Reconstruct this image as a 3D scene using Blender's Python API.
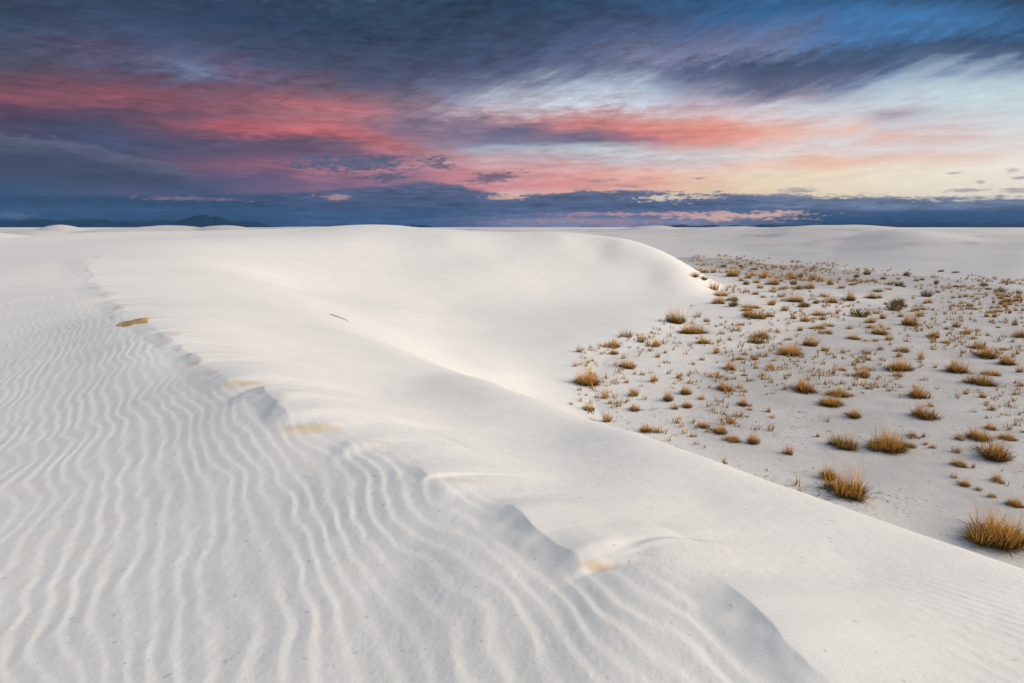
import bpy, bmesh, math, random
import numpy as np

for o in list(bpy.data.objects):
    bpy.data.objects.remove(o)
SC = bpy.context.scene
COL = SC.collection
R = math.radians

# ------------------------------------------------------------------ camera
W, H = 1024, 683
F = 600.0                      # focal length in pixels
HORIZON = 227.0
PITCH = math.atan((H / 2 - HORIZON) / F)
SP, CP = math.sin(PITCH), math.cos(PITCH)
cam = bpy.data.cameras.new('camera')
cam.sensor_width = 36.0
cam.lens = 36.0 * F / W
cam.clip_start = 0.05
cam.clip_end = 120000.0
camo = bpy.data.objects.new('camera', cam)
COL.objects.link(camo)
camo.location = (0, 0, 0)
camo.rotation_euler = (math.pi / 2 - PITCH, 0, 0)
SC.camera = camo


def ray(px, py):
    u = (px - W / 2) / F
    v = (H / 2 - py) / F
    return np.array([u, CP + v * SP, -SP + v * CP])


def at_y(px, py, y):
    d = ray(px, py)
    return d * (y / d[1])


def at_z(px, py, z):
    d = ray(px, py)
    return d * (z / d[2])


# ------------------------------------------------------------------ exposure
EXPO = 1.15
SC.view_settings.view_transform = 'Standard'
SC.view_settings.look = 'None'
SC.view_settings.gamma = 1.0
SC.view_settings.use_curve_mapping = False
SC.view_settings.exposure = EXPO
SC.cycles.max_bounces = 6
SC.cycles.diffuse_bounces = 4
SC.cycles.glossy_bounces = 2
SC.cycles.transmission_bounces = 2
SC.cycles.volume_bounces = 0
SC.cycles.transparent_max_bounces = 4
SC.cycles.use_denoising = True

# ------------------------------------------------------------------ sun
SUN_AZ, SUN_EL = 99.0, 30.0     # degrees, azimuth clockwise from the view direction
sun = bpy.data.lights.new('sun', 'SUN')
sun.energy = 1.74
sun.angle = R(42)
sun.color = (1.0, 0.835, 0.66)
suno = bpy.data.objects.new('sun', sun)
COL.objects.link(suno)
suno.rotation_euler = (R(90 - SUN_EL), 0, R(180 - SUN_AZ))
suno.location = (40, 20, 60)

# ------------------------------------------------------------------ node helper


class X:
    """a scalar socket with arithmetic"""
    nt = None

    def __init__(self, s):
        self.s = s

    def _m(self, op, *a, clamp=False):
        n = X.nt.nodes.new('ShaderNodeMath')
        n.operation = op
        n.use_clamp = clamp
        for i, v in enumerate((self,) + a):
            if isinstance(v, X):
                X.nt.links.new(v.s, n.inputs[i])
            else:
                n.inputs[i].default_value = float(v)
        return X(n.outputs[0])

    def __add__(s, o): return s._m('ADD', o)
    __radd__ = __add__
    def __sub__(s, o): return s._m('SUBTRACT', o)
    def __rsub__(s, o): return (s * -1.0) + o
    def __mul__(s, o): return s._m('MULTIPLY', o)
    __rmul__ = __mul__
    def __truediv__(s, o): return s._m('DIVIDE', o)
    def pow(s, o): return s._m('POWER', o)
    def abs(s): return s._m('ABSOLUTE')
    def max(s, o): return s._m('MAXIMUM', o)
    def min(s, o): return s._m('MINIMUM', o)
    def clamp(s): return s._m('ADD', 0.0, clamp=True)
    def exp(s): return X_const(math.e)._m('POWER', s)

    def smooth(s, a, b, lo=0.0, hi=1.0):
        n = X.nt.nodes.new('ShaderNodeMapRange')
        n.interpolation_type = 'SMOOTHSTEP'
        X.nt.links.new(s.s, n.inputs[0])
        inv = a > b
        if inv:
            a, b, lo, hi = b, a, hi, lo
        n.inputs[1].default_value = a
        n.inputs[2].default_value = b
        n.inputs[3].default_value = lo
        n.inputs[4].default_value = hi
        return X(n.outputs[0])

    def lin(s, a, b, lo=0.0, hi=1.0):
        n = X.nt.nodes.new('ShaderNodeMapRange')
        n.interpolation_type = 'LINEAR'
        X.nt.links.new(s.s, n.inputs[0])
        n.inputs[1].default_value = a
        n.inputs[2].default_value = b
        n.inputs[3].default_value = lo
        n.inputs[4].default_value = hi
        return X(n.outputs[0])


def X_const(v):
    n = X.nt.nodes.new('ShaderNodeValue')
    n.outputs[0].default_value = v
    return X(n.outputs[0])


def vec(x, y, z=0.0):
    n = X.nt.nodes.new('ShaderNodeCombineXYZ')
    for i, v in enumerate((x, y, z)):
        if isinstance(v, X):
            X.nt.links.new(v.s, n.inputs[i])
        else:
            n.inputs[i].default_value = float(v)
    return n.outputs[0]


def noise(v, scale=1.0, detail=4.0, rough=0.55, dist=0.0):
    n = X.nt.nodes.new('ShaderNodeTexNoise')
    n.noise_dimensions = '3D'
    X.nt.links.new(v, n.inputs['Vector'])
    n.inputs['Scale'].default_value = scale
    n.inputs['Detail'].default_value = detail
    n.inputs['Roughness'].default_value = rough
    n.inputs['Distortion'].default_value = dist
    return X(n.outputs[0])


def lin1(c):
    c = c / 255.0
    return c / 12.92 if c <= 0.04045 else ((c + 0.055) / 1.055) ** 2.4


def srgb(c):
    return tuple(lin1(v) for v in c)


def mixc(fac, a, b):
    n = X.nt.nodes.new('ShaderNodeMix')
    n.data_type = 'RGBA'
    n.clamp_factor = True
    if isinstance(fac, X):
        X.nt.links.new(fac.s, n.inputs[0])
    else:
        n.inputs[0].default_value = fac
    for k, v in ((6, a), (7, b)):
        if isinstance(v, tuple):
            n.inputs[k].default_value = (*v[:3], 1)
        else:
            X.nt.links.new(v, n.inputs[k])
    return n.outputs[2]


def scalec(col, fac):
    n = X.nt.nodes.new('ShaderNodeVectorMath')
    n.operation = 'SCALE'
    if isinstance(col, tuple):
        n.inputs[0].default_value = col
    else:
        X.nt.links.new(col, n.inputs[0])
    if isinstance(fac, X):
        X.nt.links.new(fac.s, n.inputs['Scale'])
    else:
        n.inputs['Scale'].default_value = fac
    return n.outputs[0]


def ramp(fac, stops, interp='LINEAR'):
    n = X.nt.nodes.new('ShaderNodeValToRGB')
    cr = n.color_ramp
    cr.interpolation = interp
    stops = sorted(stops)[:32]
    while len(cr.elements) < len(stops):
        cr.elements.new(0.5)
    for i, (p, c) in enumerate(stops):
        cr.elements[i].position = p
    for i, (p, c) in enumerate(stops):
        cr.elements[i].position = p
        cr.elements[i].color = (*c, 1)
    X.nt.links.new(fac.s, n.inputs[0])
    return n.outputs[0]


def curve1(x, pts, lo, hi):
    """piecewise linear scalar function of x; values mapped through a grey ramp"""
    x0, x1 = pts[0][0], pts[-1][0]
    f = x.lin(x0, x1)
    st = [((p - x0) / (x1 - x0), ((v - lo) / (hi - lo),) * 3) for p, v in pts]
    c = ramp(f, st, 'LINEAR')
    n = X.nt.nodes.new('ShaderNodeRGBToBW')
    X.nt.links.new(c, n.inputs[0])
    return X(n.outputs[0]) * (hi - lo) + lo


# ------------------------------------------------------------------ sky: a clear Sky Texture behind sunset cloud layers
def azel(px, py):
    d = ray(px, py)
    return math.degrees(math.atan2(d[0], d[1])), math.degrees(math.atan2(d[2], math.hypot(d[0], d[1])))


world = bpy.data.worlds.new('World')
SC.world = world
world.use_nodes = True
nt = world.node_tree
nt.nodes.clear()
X.nt = nt
geo = nt.nodes.new('ShaderNodeTexCoord')
sep = nt.nodes.new('ShaderNodeSeparateXYZ')
nt.links.new(geo.outputs['Generated'], sep.inputs[0])
dx, dy, dz = (X(sep.outputs[i]) for i in range(3))
az = dx._m('ARCTAN2', dy) * (180 / math.pi)
el = dz.min(0.9999).max(-0.9999)._m('ARCSINE') * (180 / math.pi)
azel_v = vec(az, el, 0.0)

# streaky warps of the cloud field (degrees)
low = el.smooth(0.5, 6.0)
w1 = noise(vec(az * 0.075, el * 0.42, 3.1), 1.0, 5.0, 0.55)
w2 = noise(vec(az * 0.22, el * 0.9, 7.7), 1.0, 4.0, 0.6)
w4 = noise(vec(az * 0.42, el * 2.6, 15.5), 1.0, 5.0, 0.62, 0.3)
streak = noise(vec(az * 0.30, el * 3.2, 31.0), 1.0, 6.0, 0.62, 0.4)
w3 = noise(vec(az * 0.11, el * 0.35, 12.3), 1.0, 4.0, 0.5)
ang = R(20)
ru = az * math.cos(ang) + el * math.sin(ang)
rv = el * math.cos(ang) - az * math.sin(ang)
feather = noise(vec(ru * 0.16, rv * 1.0, 1.3), 1.0, 5.0, 0.56, 0.4)
feather2 = noise(vec(ru * 0.30, rv * 1.7, 5.3), 1.0, 4.5, 0.58, 0.5)
ripp = noise(vec(az * 0.9, el * 1.6, 2.2), 1.0, 5.0, 0.62, 0.9)
high = el.smooth(7.5, 13.0)
elw = el + ((w1 - 0.5) * 1.7 + (w2 - 0.5) * 1.2 + (w4 - 0.5) * 0.9) * low + ((feather - 0.5) * 3.4 + (ripp - 0.5) * 1.5) * high
azw = az + (w3 - 0.5) * 9.0 * low + (feather2 - 0.5) * 5.0 * high

COLS = {
    0: [(0, 48, 53, 70), (20, 54, 68, 96), (40, 68, 74, 98), (60, 76, 78, 96), (80, 102, 68, 86), (98, 146, 74, 86), (108, 100, 58, 80), (125, 80, 58, 86), (140, 68, 64, 96), (165, 62, 68, 102), (182, 46, 68, 106), (200, 32, 70, 112), (228, 28, 66, 112)],
    128: [(0, 46, 60, 84), (20, 58, 72, 103), (40, 68, 75, 107), (54, 92, 80, 106), (68, 84, 78, 108), (84, 112, 74, 94), (98, 148, 76, 88), (110, 102, 64, 86), (125, 76, 64, 92), (140, 66, 72, 108), (165, 70, 68, 100), (180, 58, 66, 104), (196, 80, 78, 116), (228, 24, 66, 115)],
    192: [(0, 42, 60, 86), (20, 48, 66, 96), (40, 66, 78, 108), (56, 84, 90, 124), (70, 112, 120, 154), (80, 95, 92, 125), (88, 120, 86, 106), (98, 132, 80, 96), (108, 140, 78, 92), (116, 104, 72, 92), (126, 142, 78, 92), (136, 98, 68, 92), (150, 80, 72, 102), (168, 118, 78, 106), (180, 70, 72, 110), (228, 30, 66, 115)],
    256: [(0, 40, 58, 84), (20, 44, 62, 92), (40, 58, 70, 98), (58, 76, 82, 114), (72, 108, 90, 122), (85, 112, 84, 106), (98, 136, 84, 100), (108, 158, 90, 102), (117, 138, 86, 104), (127, 190, 88, 98), (133, 176, 84, 96), (140, 100, 74, 100), (152, 102, 74, 105), (166, 152, 90, 114), (178, 100, 78, 114), (195, 110, 85, 118), (228, 90, 85, 120)],
    330: [(0, 42, 61, 86), (25, 46, 63, 90), (50, 58, 70, 98), (72, 78, 78, 105), (88, 116, 92, 112), (98, 150, 98, 110), (106, 192, 104, 110), (115, 172, 110, 118), (125, 196, 104, 110), (132, 214, 104, 106), (138, 190, 98, 106), (145, 118, 86, 110), (156, 120, 84, 112), (168, 186, 110, 126), (182, 140, 95, 125), (228, 130, 100, 130)],
    400: [(0, 42, 62, 86), (25, 48, 64, 90), (50, 58, 70, 98), (75, 74, 76, 104), (92, 102, 92, 118), (106, 150, 118, 134), (116, 140, 116, 136), (130, 134, 104, 128), (142, 190, 102, 110), (149, 194, 110, 116), (156, 150, 105, 130), (166, 188, 128, 144), (176, 172, 112, 134), (228, 180, 120, 140)],
    460: [(0, 40, 62, 88), (25, 50, 66, 90), (50, 60, 72, 102), (72, 78, 84, 114), (86, 112, 116, 145), (100, 160, 158, 178), (112, 185, 160, 175), (122, 140, 118, 140), (134, 128, 108, 134), (144, 150, 130, 152), (153, 184, 128, 136), (164, 206, 150, 154), (178, 214, 132, 140), (228, 200, 140, 150)],
    512: [(0, 38, 62, 88), (25, 50, 66, 90), (50, 66, 78, 108), (68, 84, 92, 124), (82, 122, 128, 156), (98, 182, 186, 202), (110, 196, 182, 192), (122, 186, 138, 146), (132, 114, 106, 136), (140, 120, 116, 145), (147, 170, 180, 198), (158, 205, 170, 175), (172, 226, 160, 158), (186, 218, 136, 142), (197, 246, 200, 180), (228, 200, 170, 180)],
    575: [(0, 42, 68, 100), (20, 56, 74, 105), (42, 74, 88, 124), (60, 90, 98, 132), (72, 118, 126, 156), (86, 186, 198, 215), (102, 205, 206, 216), (114, 212, 160, 158), (124, 218, 128, 122), (134, 150, 110, 130), (142, 118, 108, 138), (150, 200, 208, 214), (160, 204, 188, 194), (172, 240, 168, 158), (186, 238, 150, 142), (198, 246, 200, 175), (228, 200, 170, 180)],
    640: [(0, 46, 78, 118), (20, 62, 80, 115), (40, 85, 100, 140), (58, 122, 126, 156), (70, 112, 114, 150), (86, 176, 192, 212), (102, 206, 208, 218), (113, 206, 168, 168), (123, 222, 140, 132), (134, 226, 124, 115), (142, 176, 120, 135), (150, 208, 206, 206), (160, 208, 196, 200), (172, 246, 186, 168), (186, 246, 172, 152), (198, 250, 215, 180), (228, 200, 170, 180)],
    705: [(0, 42, 84, 128), (18, 54, 96, 142), (36, 88, 106, 150), (54, 122, 124, 158), (70, 82, 92, 126), (84, 126, 130, 160), (98, 190, 180, 194), (106, 200, 170, 178), (114, 222, 194, 196), (124, 236, 160, 140), (136, 240, 144, 124), (145, 236, 158, 142), (152, 212, 206, 206), (162, 222, 200, 196), (174, 250, 206, 180), (188, 250, 204, 170), (198, 252, 220, 180), (228, 210, 180, 180)],
    768: [(0, 40, 88, 138), (15, 50, 104, 155), (30, 86, 115, 165), (50, 108, 120, 155), (68, 66, 80, 110), (84, 88, 94, 125), (97, 150, 136, 156), (105, 208, 208, 220), (118, 226, 200, 200), (130, 242, 182, 164), (142, 236, 196, 182), (153, 226, 218, 214), (163, 246, 204, 184), (176, 250, 226, 196), (190, 252, 226, 186), (228, 230, 190, 170)],
    832: [(0, 42, 88, 135), (18, 52, 118, 176), (34, 66, 112, 168), (50, 66, 88, 124), (66, 64, 80, 112), (82, 98, 106, 138), (96, 168, 160, 178), (106, 202, 210, 220), (120, 222, 214, 216), (130, 240, 196, 180), (140, 224, 220, 220), (152, 238, 200, 184), (162, 248, 190, 160), (174, 251, 228, 196), (190, 252, 230, 194), (228, 230, 200, 180)],
    896: [(0, 44, 82, 122), (18, 55, 124, 184), (34, 58, 114, 170), (50, 56, 84, 120), (64, 84, 104, 140), (80, 152, 174, 200), (95, 200, 216, 226), (108, 202, 198, 208), (117, 176, 160, 174), (127, 220, 216, 222), (137, 236, 190, 174), (145, 226, 220, 220), (157, 242, 196, 174), (169, 251, 234, 212), (186, 251, 236, 206), (228, 236, 205, 180)],
    960: [(0, 36, 70, 102), (15, 48, 104, 156), (32, 54, 112, 166), (46, 46, 76, 110), (60, 76, 98, 132), (74, 150, 172, 198), (90, 198, 218, 226), (110, 206, 220, 225), (128, 222, 214, 216), (137, 228, 192, 184), (146, 230, 224, 222), (158, 244, 214, 198), (170, 251, 240, 222), (188, 251, 238, 212), (228, 236, 215, 190)],
    1024: [(0, 34, 58, 82), (12, 40, 80, 118), (30, 48, 104, 152), (43, 44, 68, 98), (56, 66, 86, 116), (70, 134, 154, 182), (84, 190, 212, 222), (100, 206, 222, 226), (115, 206, 222, 224), (130, 226, 224, 224), (145, 238, 220, 214), (160, 249, 240, 225), (180, 250, 240, 218), (228, 240, 220, 195)],
}
TOP = 40.0                                   # ramps run from el -1 to TOP degrees
ef = elw.lin(-1.0, TOP)


def column(px, rows):
    st = []
    for py, r, g, b in rows:
        e = azel(px, py)[1]
        st.append(((e + 1) / (TOP + 1), srgb((r, g, b))))
    up = srgb((90, 123, 154)) if px < 700 else srgb((96, 138, 170))
    st.append(((26 + 1) / (TOP + 1), up))
    st.append((1.0, srgb((120, 156, 180))))
    return ramp(ef, st, 'B_SPLINE' if False else 'LINEAR')


keys = sorted(COLS)
skycol = column(keys[0], COLS[keys[0]])
for a, b in zip(keys, keys[1:]):
    fa, fb = azel(a, 130)[0], azel(b, 130)[0]
    skycol = mixc(azw.smooth(fa, fb), skycol, column(b, COLS[b]))

# cloud grain: streaks and mackerel flecks, stronger in the high deck
tex = (feather - 0.5) * 1.3 + (feather2 - 0.5) * 1.0 + (ripp - 0.5) * 1.2 - 0.05
calm = az.smooth(azel(560, 150)[0], azel(900, 150)[0]) * -0.6 + 1.0
skycol = scalec(skycol, 1.0 + tex * (high * 0.55 + 0.10) * (calm * 0.5 + 0.5) + ((w1 - 0.5) * 0.5 + (w2 - 0.5) * 0.45 + (w4 - 0.5) * 0.8 + (streak - 0.5) * 0.6 - 0.02) * low * calm)

# (helper) an elliptical cloud with a ragged edge, given in photo pixels
grain = noise(vec(az * 0.55, el * 1.7, 9.0), 1.0, 6.0, 0.6, 0.3)
fine = noise(vec(az * 1.6, el * 4.2, 4.0), 1.0, 5.0, 0.6, 0.3)


def blob(px, py, rx, ry, soft=0.5, rag=1.2, tilt=0.0):
    a0, e0 = azel(px, py)
    a1 = azel(px + rx, py)[0] - a0
    e1 = e0 - azel(px, py + ry)[1]
    x = (az - a0) / a1
    y = (el - e0) / e1
    t = R(tilt)
    if tilt:
        y = y + (az - a0) * (math.tan(t) / e1)
    d = (x * x + y * y).pow(0.5) + (grain - 0.5) * rag * 1.6 + (streak - 0.5) * rag * 2.0 + (fine - 0.5) * rag * 2.2
    return d.smooth(1.0 + soft, 1.0 - soft)


def cloud(base, mask, col, amount=1.0, lift=0.35):
    c = scalec(srgb(col), 1.0 + (grain - 0.5) * lift * 2.4 + (fine - 0.5) * lift * 2)
    return mixc(mask * amount, base, c)


# slate cloud shelf at the left: bright lip, darker belly
edge = curve1(az, [(azel(px, 150)[0], azel(px, py)[1]) for px, py in ((-300, 126), (-60, 130), (0, 132), (50, 136), (90, 141), (115, 149), (150, 156), (185, 165), (210, 176), (240, 190))], 0.0, 12.0)
under = edge + (grain - 0.5) * 1.3 + (streak - 0.5) * 0.9 + (fine - 0.5) * 0.5 - el
shelf = under.smooth(0.0, 0.35) * el.smooth(azel(100, 196)[1], azel(100, 176)[1]) * az.smooth(azel(225, 160)[0], azel(165, 160)[0])
sc = mixc(under.smooth(0.15, 1.9), srgb((92, 89, 116)), srgb((54, 59, 90)))
sc = scalec(sc, 1.0 + (streak - 0.5) * 0.9 + (w4 - 0.5) * 0.8)
skycol = mixc(shelf * 0.92, skycol, sc)
# small dark clouds in front of the pink
skycol = cloud(skycol, blob(352, 163, 52, 8, 0.4, 1.3, 0), (92, 92, 122), 0.95)
skycol = cloud(skycol, blob(388, 177, 20, 4.5, 0.7, 1.7, 0), (92, 86, 118), 0.9)
skycol = cloud(skycol, blob(436, 163, 13, 4.5, 0.7, 1.7, 0), (100, 92, 120), 0.9)
skycol = cloud(skycol, blob(492, 178, 22, 4.5, 0.7, 1.8, -4), (104, 90, 118), 0.85)
for bx, by, bw, bh in ((598, 181, 6, 1.6), (612, 180, 5, 1.2), (630, 186, 9, 1.6), (797, 191, 14, 2), (965, 190, 13, 1.6), (1012, 170, 6, 1.5), (1019, 178, 7, 2), (980, 182, 4, 1.5), (1020, 190, 10, 2.2), (955, 173, 5, 1.2), (700, 178, 4, 1)):
    skycol = cloud(skycol, blob(bx, by, bw * 1.2, bh, 0.8, 1.3), (150, 135, 142), 0.65)

# low stratus bank on the horizon: ragged top, rose and cream gaps under it
topc = [(px, azel(px, py)[1]) for px, py in ((-300, 196), (0, 194), (60, 193), (110, 194), (180, 196), (250, 193), (320, 190), (370, 186), (420, 181), (455, 183), (490, 193), (515, 197), (545, 193), (580, 189), (640, 190), (700, 192), (760, 195), (820, 195), (880, 196), (950, 197), (1024, 197), (1300, 196))]
topc = [(azel(px, 190)[0], v) for px, v in topc]
lump = noise(vec(az * 0.28, el * 0.5, 21.0), 1.0, 6.0, 0.62, 0.2)
top = curve1(az, topc, 1.0, 6.0)
bank = (top + (lump - 0.5) * 1.0 + (streak - 0.5) * 1.1 + (fine - 0.5) * 0.7 - el).smooth(-0.14, 0.24)
e = lambda py: azel(512, py)[1]
ew = el + (w1 - 0.5) * 0.8 + (lump - 0.5) * 0.5
bf = ew.lin(-1, 6)


def brow(rows):
    return ramp(bf, [((azel(512, py)[1] + 1) / 7, srgb((r, g, b))) for py, r, g, b in rows])


bl = brow([(228, 8, 36, 74), (221, 18, 50, 92), (215, 34, 62, 104), (206, 22, 52, 94), (198, 46, 64, 102), (192, 76, 76, 116), (180, 90, 86, 122)])
bm_ = brow([(228, 48, 70, 116), (222, 56, 80, 124), (216, 42, 74, 118), (206, 60, 72, 112), (196, 74, 80, 120), (188, 86, 86, 122), (178, 100, 94, 128)])
bc = brow([(228, 132, 128, 160), (222, 120, 122, 156), (216, 98, 108, 146), (208, 74, 86, 126), (200, 80, 90, 126), (193, 94, 98, 132), (186, 110, 110, 140)])
br = brow([(228, 8, 44, 80), (219, 14, 52, 92), (214, 48, 70, 108), (209, 112, 122, 150), (204, 98, 112, 142), (199, 118, 130, 154), (194, 150, 150, 165)])
P = lambda px: azel(px, 215)[0]
bcol = mixc(az.smooth(P(240), P(330)), bl, bm_)
bcol = mixc(az.smooth(P(410), P(540)), bcol, bc)
bcol = mixc(az.smooth(P(680), P(850)), bcol, br)
bcol = scalec(bcol, 1.0 + (grain - 0.5) * 0.7 + (lump - 0.5) * 0.8 + (fine - 0.5) * 0.8 + (streak - 0.5) * 2.2)
skycol = mixc(bank, skycol, bcol)
# bright gaps and thin lit lines in the bank
for gx, gy, gw, gh, col, am in ((664, 198, 20, 2.6, (240, 215, 190), 0.95), (702, 197, 13, 2.0, (238, 205, 180), 0.8), (735, 216, 46, 3.2, (242, 190, 165), 0.95), (660, 214, 36, 1.8, (232, 165, 160), 0.75), (590, 214, 30, 1.4, (206, 150, 165), 0.6), (590, 221, 60, 2.2, (200, 155, 170), 0.55), (200, 199, 30, 1.6, (150, 110, 135), 0.7), (338, 197, 10, 2.4, (205, 150, 150), 0.7), (505, 198, 12, 2.0, (240, 190, 165), 0.7), (8, 215, 16, 2.2, (84, 96, 130), 0.7), (965, 200, 22, 1.2, (240, 225, 200), 0.6)):
    skycol = cloud(skycol, blob(gx, gy, gw * 1.15, gh * 1.1, 0.7, 2.0), col, am, 0.1)

# below the horizon the field fades to a dull ground tone
skycol = mixc(el.smooth(-0.3, -2.5), skycol, srgb((150, 145, 145)))

sky = nt.nodes.new('ShaderNodeTexSky')
sky.sky_type = 'NISHITA'
sky.sun_disc = False
sky.sun_elevation = R(SUN_EL)
sky.sun_rotation = R(SUN_AZ)
bg_clear = nt.nodes.new('ShaderNodeBackground')
nt.links.new(sky.outputs[0], bg_clear.inputs[0])
bg_clear.inputs[1].default_value = 0.05
bwn = nt.nodes.new('ShaderNodeRGBToBW')
nt.links.new(skycol, bwn.inputs[0])
skycol = mixc(0.10, skycol, bwn.outputs[0])
bg_cloud = nt.nodes.new('ShaderNodeBackground')
nt.links.new(skycol, bg_cloud.inputs[0])
bg_cloud.inputs[1].default_value = 2.0 ** (-EXPO)
mixs = nt.nodes.new('ShaderNodeMixShader')
cover = (el.smooth(24.0, 60.0) * 0.5 + 0.04)
cover = 1.0 - cover
nt.links.new(cover.s, mixs.inputs[0])
nt.links.new(bg_clear.outputs[0], mixs.inputs[1])
nt.links.new(bg_cloud.outputs[0], mixs.inputs[2])
wout = nt.nodes.new('ShaderNodeOutputWorld')
nt.links.new(mixs.outputs[0], wout.inputs[0])
world.cycles.sampling_method = 'MANUAL'
world.cycles.sample_map_resolution = 512
NR1, NR2, NA1 = 800, 320, 1100

# ================================================================== numeric noise for the terrain
def _hash(ix, iy, seed):
    h = (ix.astype(np.int64) * 374761393 + iy.astype(np.int64) * 668265263 + seed * 1274126177) & 0xFFFFFFFF
    h = ((h ^ (h >> 13)) * 1274126177) & 0xFFFFFFFF
    return ((h ^ (h >> 16)) & 0xFFFF).astype(np.float32) / 65535.0


def vnoise(x, y, seed=0):
    ix = np.floor(x)
    iy = np.floor(y)
    fx = (x - ix).astype(np.float32)
    fy = (y - iy).astype(np.float32)
    fx = fx * fx * fx * (fx * (fx * 6 - 15) + 10)
    fy = fy * fy * fy * (fy * (fy * 6 - 15) + 10)
    a = _hash(ix, iy, seed)
    b = _hash(ix + 1, iy, seed)
    c = _hash(ix, iy + 1, seed)
    d = _hash(ix + 1, iy + 1, seed)
    return (a + (b - a) * fx) * (1 - fy) + (c + (d - c) * fx) * fy


def fbm(x, y, seed=0, octs=4, gain=0.5):
    s = np.zeros(np.shape(x), np.float32)
    a, t = 1.0, 0.0
    for i in range(octs):
        s += a * (vnoise(x * 2 ** i + 17.3 * i, y * 2 ** i - 9.1 * i, seed + i) - 0.5)
        t += a
        a *= gain
    return s / t          # about -0.5 .. 0.5


def sstep(a, b, x):
    t = np.clip((x - a) / (b - a), 0, 1)
    return t * t * (3 - 2 * t)


def smax(a, b, k):
    h = np.clip(0.5 + 0.5 * (a - b) / k, 0, 1)
    return b + (a - b) * h + k * h * (1 - h)


def smin(a, b, k):
    return -smax(-a, -b, k)


# ------------------------------------------------------------------ the big dune: control points read off the photograph
ZL = -1.40                    # the wind-ripple slope left of the crest, metres below the eye
ctl = []


def cz(px, py, z):
    ctl.append(at_z(px, py, z))


def cy(px, py, y):
    ctl.append(at_y(px, py, y))


for px, py, z in ((0, 683, -1.55), (150, 683, -1.50), (300, 683, -1.46), (450, 683, -1.42), (600, 683, -1.38), (760, 683, -1.37),
                  (0, 580, -1.60), (200, 580, -1.52), (400, 580, -1.45), (560, 580, -1.39), (700, 580, -1.37), (800, 640, -1.36),
                  (0, 480, -1.66), (150, 480, -1.56), (300, 480, -1.45), (420, 475, -1.38), (520, 520, -1.38), (620, 560, -1.37),
                  (0, 400, -1.68), (100, 400, -1.56), (200, 400, -1.43), (285, 410, -1.36), (230, 380, -1.35), (350, 420, -1.40),
                  (0, 340, -1.60), (80, 340, -1.46), (165, 340, -1.33), (130, 318, -1.30),
                  # shoulder right of the crest, sinking gently to the brink
                  (900, 683, -1.38), (1024, 683, -1.42), (900, 620, -1.43), (1024, 620, -1.52), (760, 560, -1.46), (860, 570, -1.55),
                  (640, 500, -1.52), (560, 480, -1.55), (700, 500, -1.60), (500, 440, -1.73), (440, 420, -1.72), (380, 395, -1.74), (560, 440, -1.78),
                  (330, 375, -1.68), (280, 350, -1.62), (420, 378, -1.99), (360, 345, -1.95), (300, 325, -1.88), (240, 300, -1.75),
                  (1024, 567, -1.72), (960, 546, -1.74), (880, 518, -1.78), (800, 491, -1.83), (720, 462, -1.88), (640, 434, -1.95), (560, 408, -2.08), (500, 386, -2.22), (440, 364, -2.30), (385, 341, -2.22), (335, 320, -2.15), (285, 298, -2.05), (240, 278, -1.90)):
    cz(px, py, z)
for px, py, y in ((0, 290, 14.5), (0, 262, 27), (60, 300, 11.8), (60, 262, 23), (0, 246, 52), (0, 236, 95), (80, 240, 62),
                  (105, 290, 13.5), (90, 264, 22), (106, 253, 31), (165, 246, 42), (190, 241, 50), (250, 241, 54), (350, 239.5, 60), (450, 239, 63), (560, 237.5, 66), (620, 240.5, 65), (655, 252, 62), (680, 269, 58), (712, 298, 52),
                  (200, 236, 66), (300, 231, 72), (350, 225.0, 80), (400, 225.5, 82), (430, 229, 80), (500, 232, 76), (250, 229.5, 82), (150, 232, 78), (80, 233, 78),
                  # inside of the bowl
                  (200, 300, 13.0), (200, 262, 29), (150, 270, 21),
                  (250, 255, 45), (250, 266, 36), (300, 255, 50), (300, 270, 43), (300, 290, 33), (350, 255, 54), (350, 270, 48), (350, 290, 40), (350, 310, 26),
                  (400, 255, 57), (400, 270, 51.5), (400, 290, 44), (400, 310, 33), (400, 330, 23), (450, 255, 58.5), (450, 270, 53), (450, 290, 46.5), (450, 310, 40), (450, 330, 30), (450, 350, 22.5),
                  (500, 255, 60), (500, 270, 54.5), (500, 290, 48.5), (500, 310, 41.5), (500, 330, 33), (500, 350, 26), (500, 372, 20), (550, 255, 61), (550, 270, 56.5), (550, 290, 51), (550, 310, 42.5), (550, 340, 31.5), (550, 375, 23.4),
                  (600, 255, 62), (600, 270, 57.5), (600, 290, 52.3), (600, 310, 43), (600, 330, 35.2), (650, 275, 57), (650, 290, 53)):
    cy(px, py, y)
NVIS = len(ctl)
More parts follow.
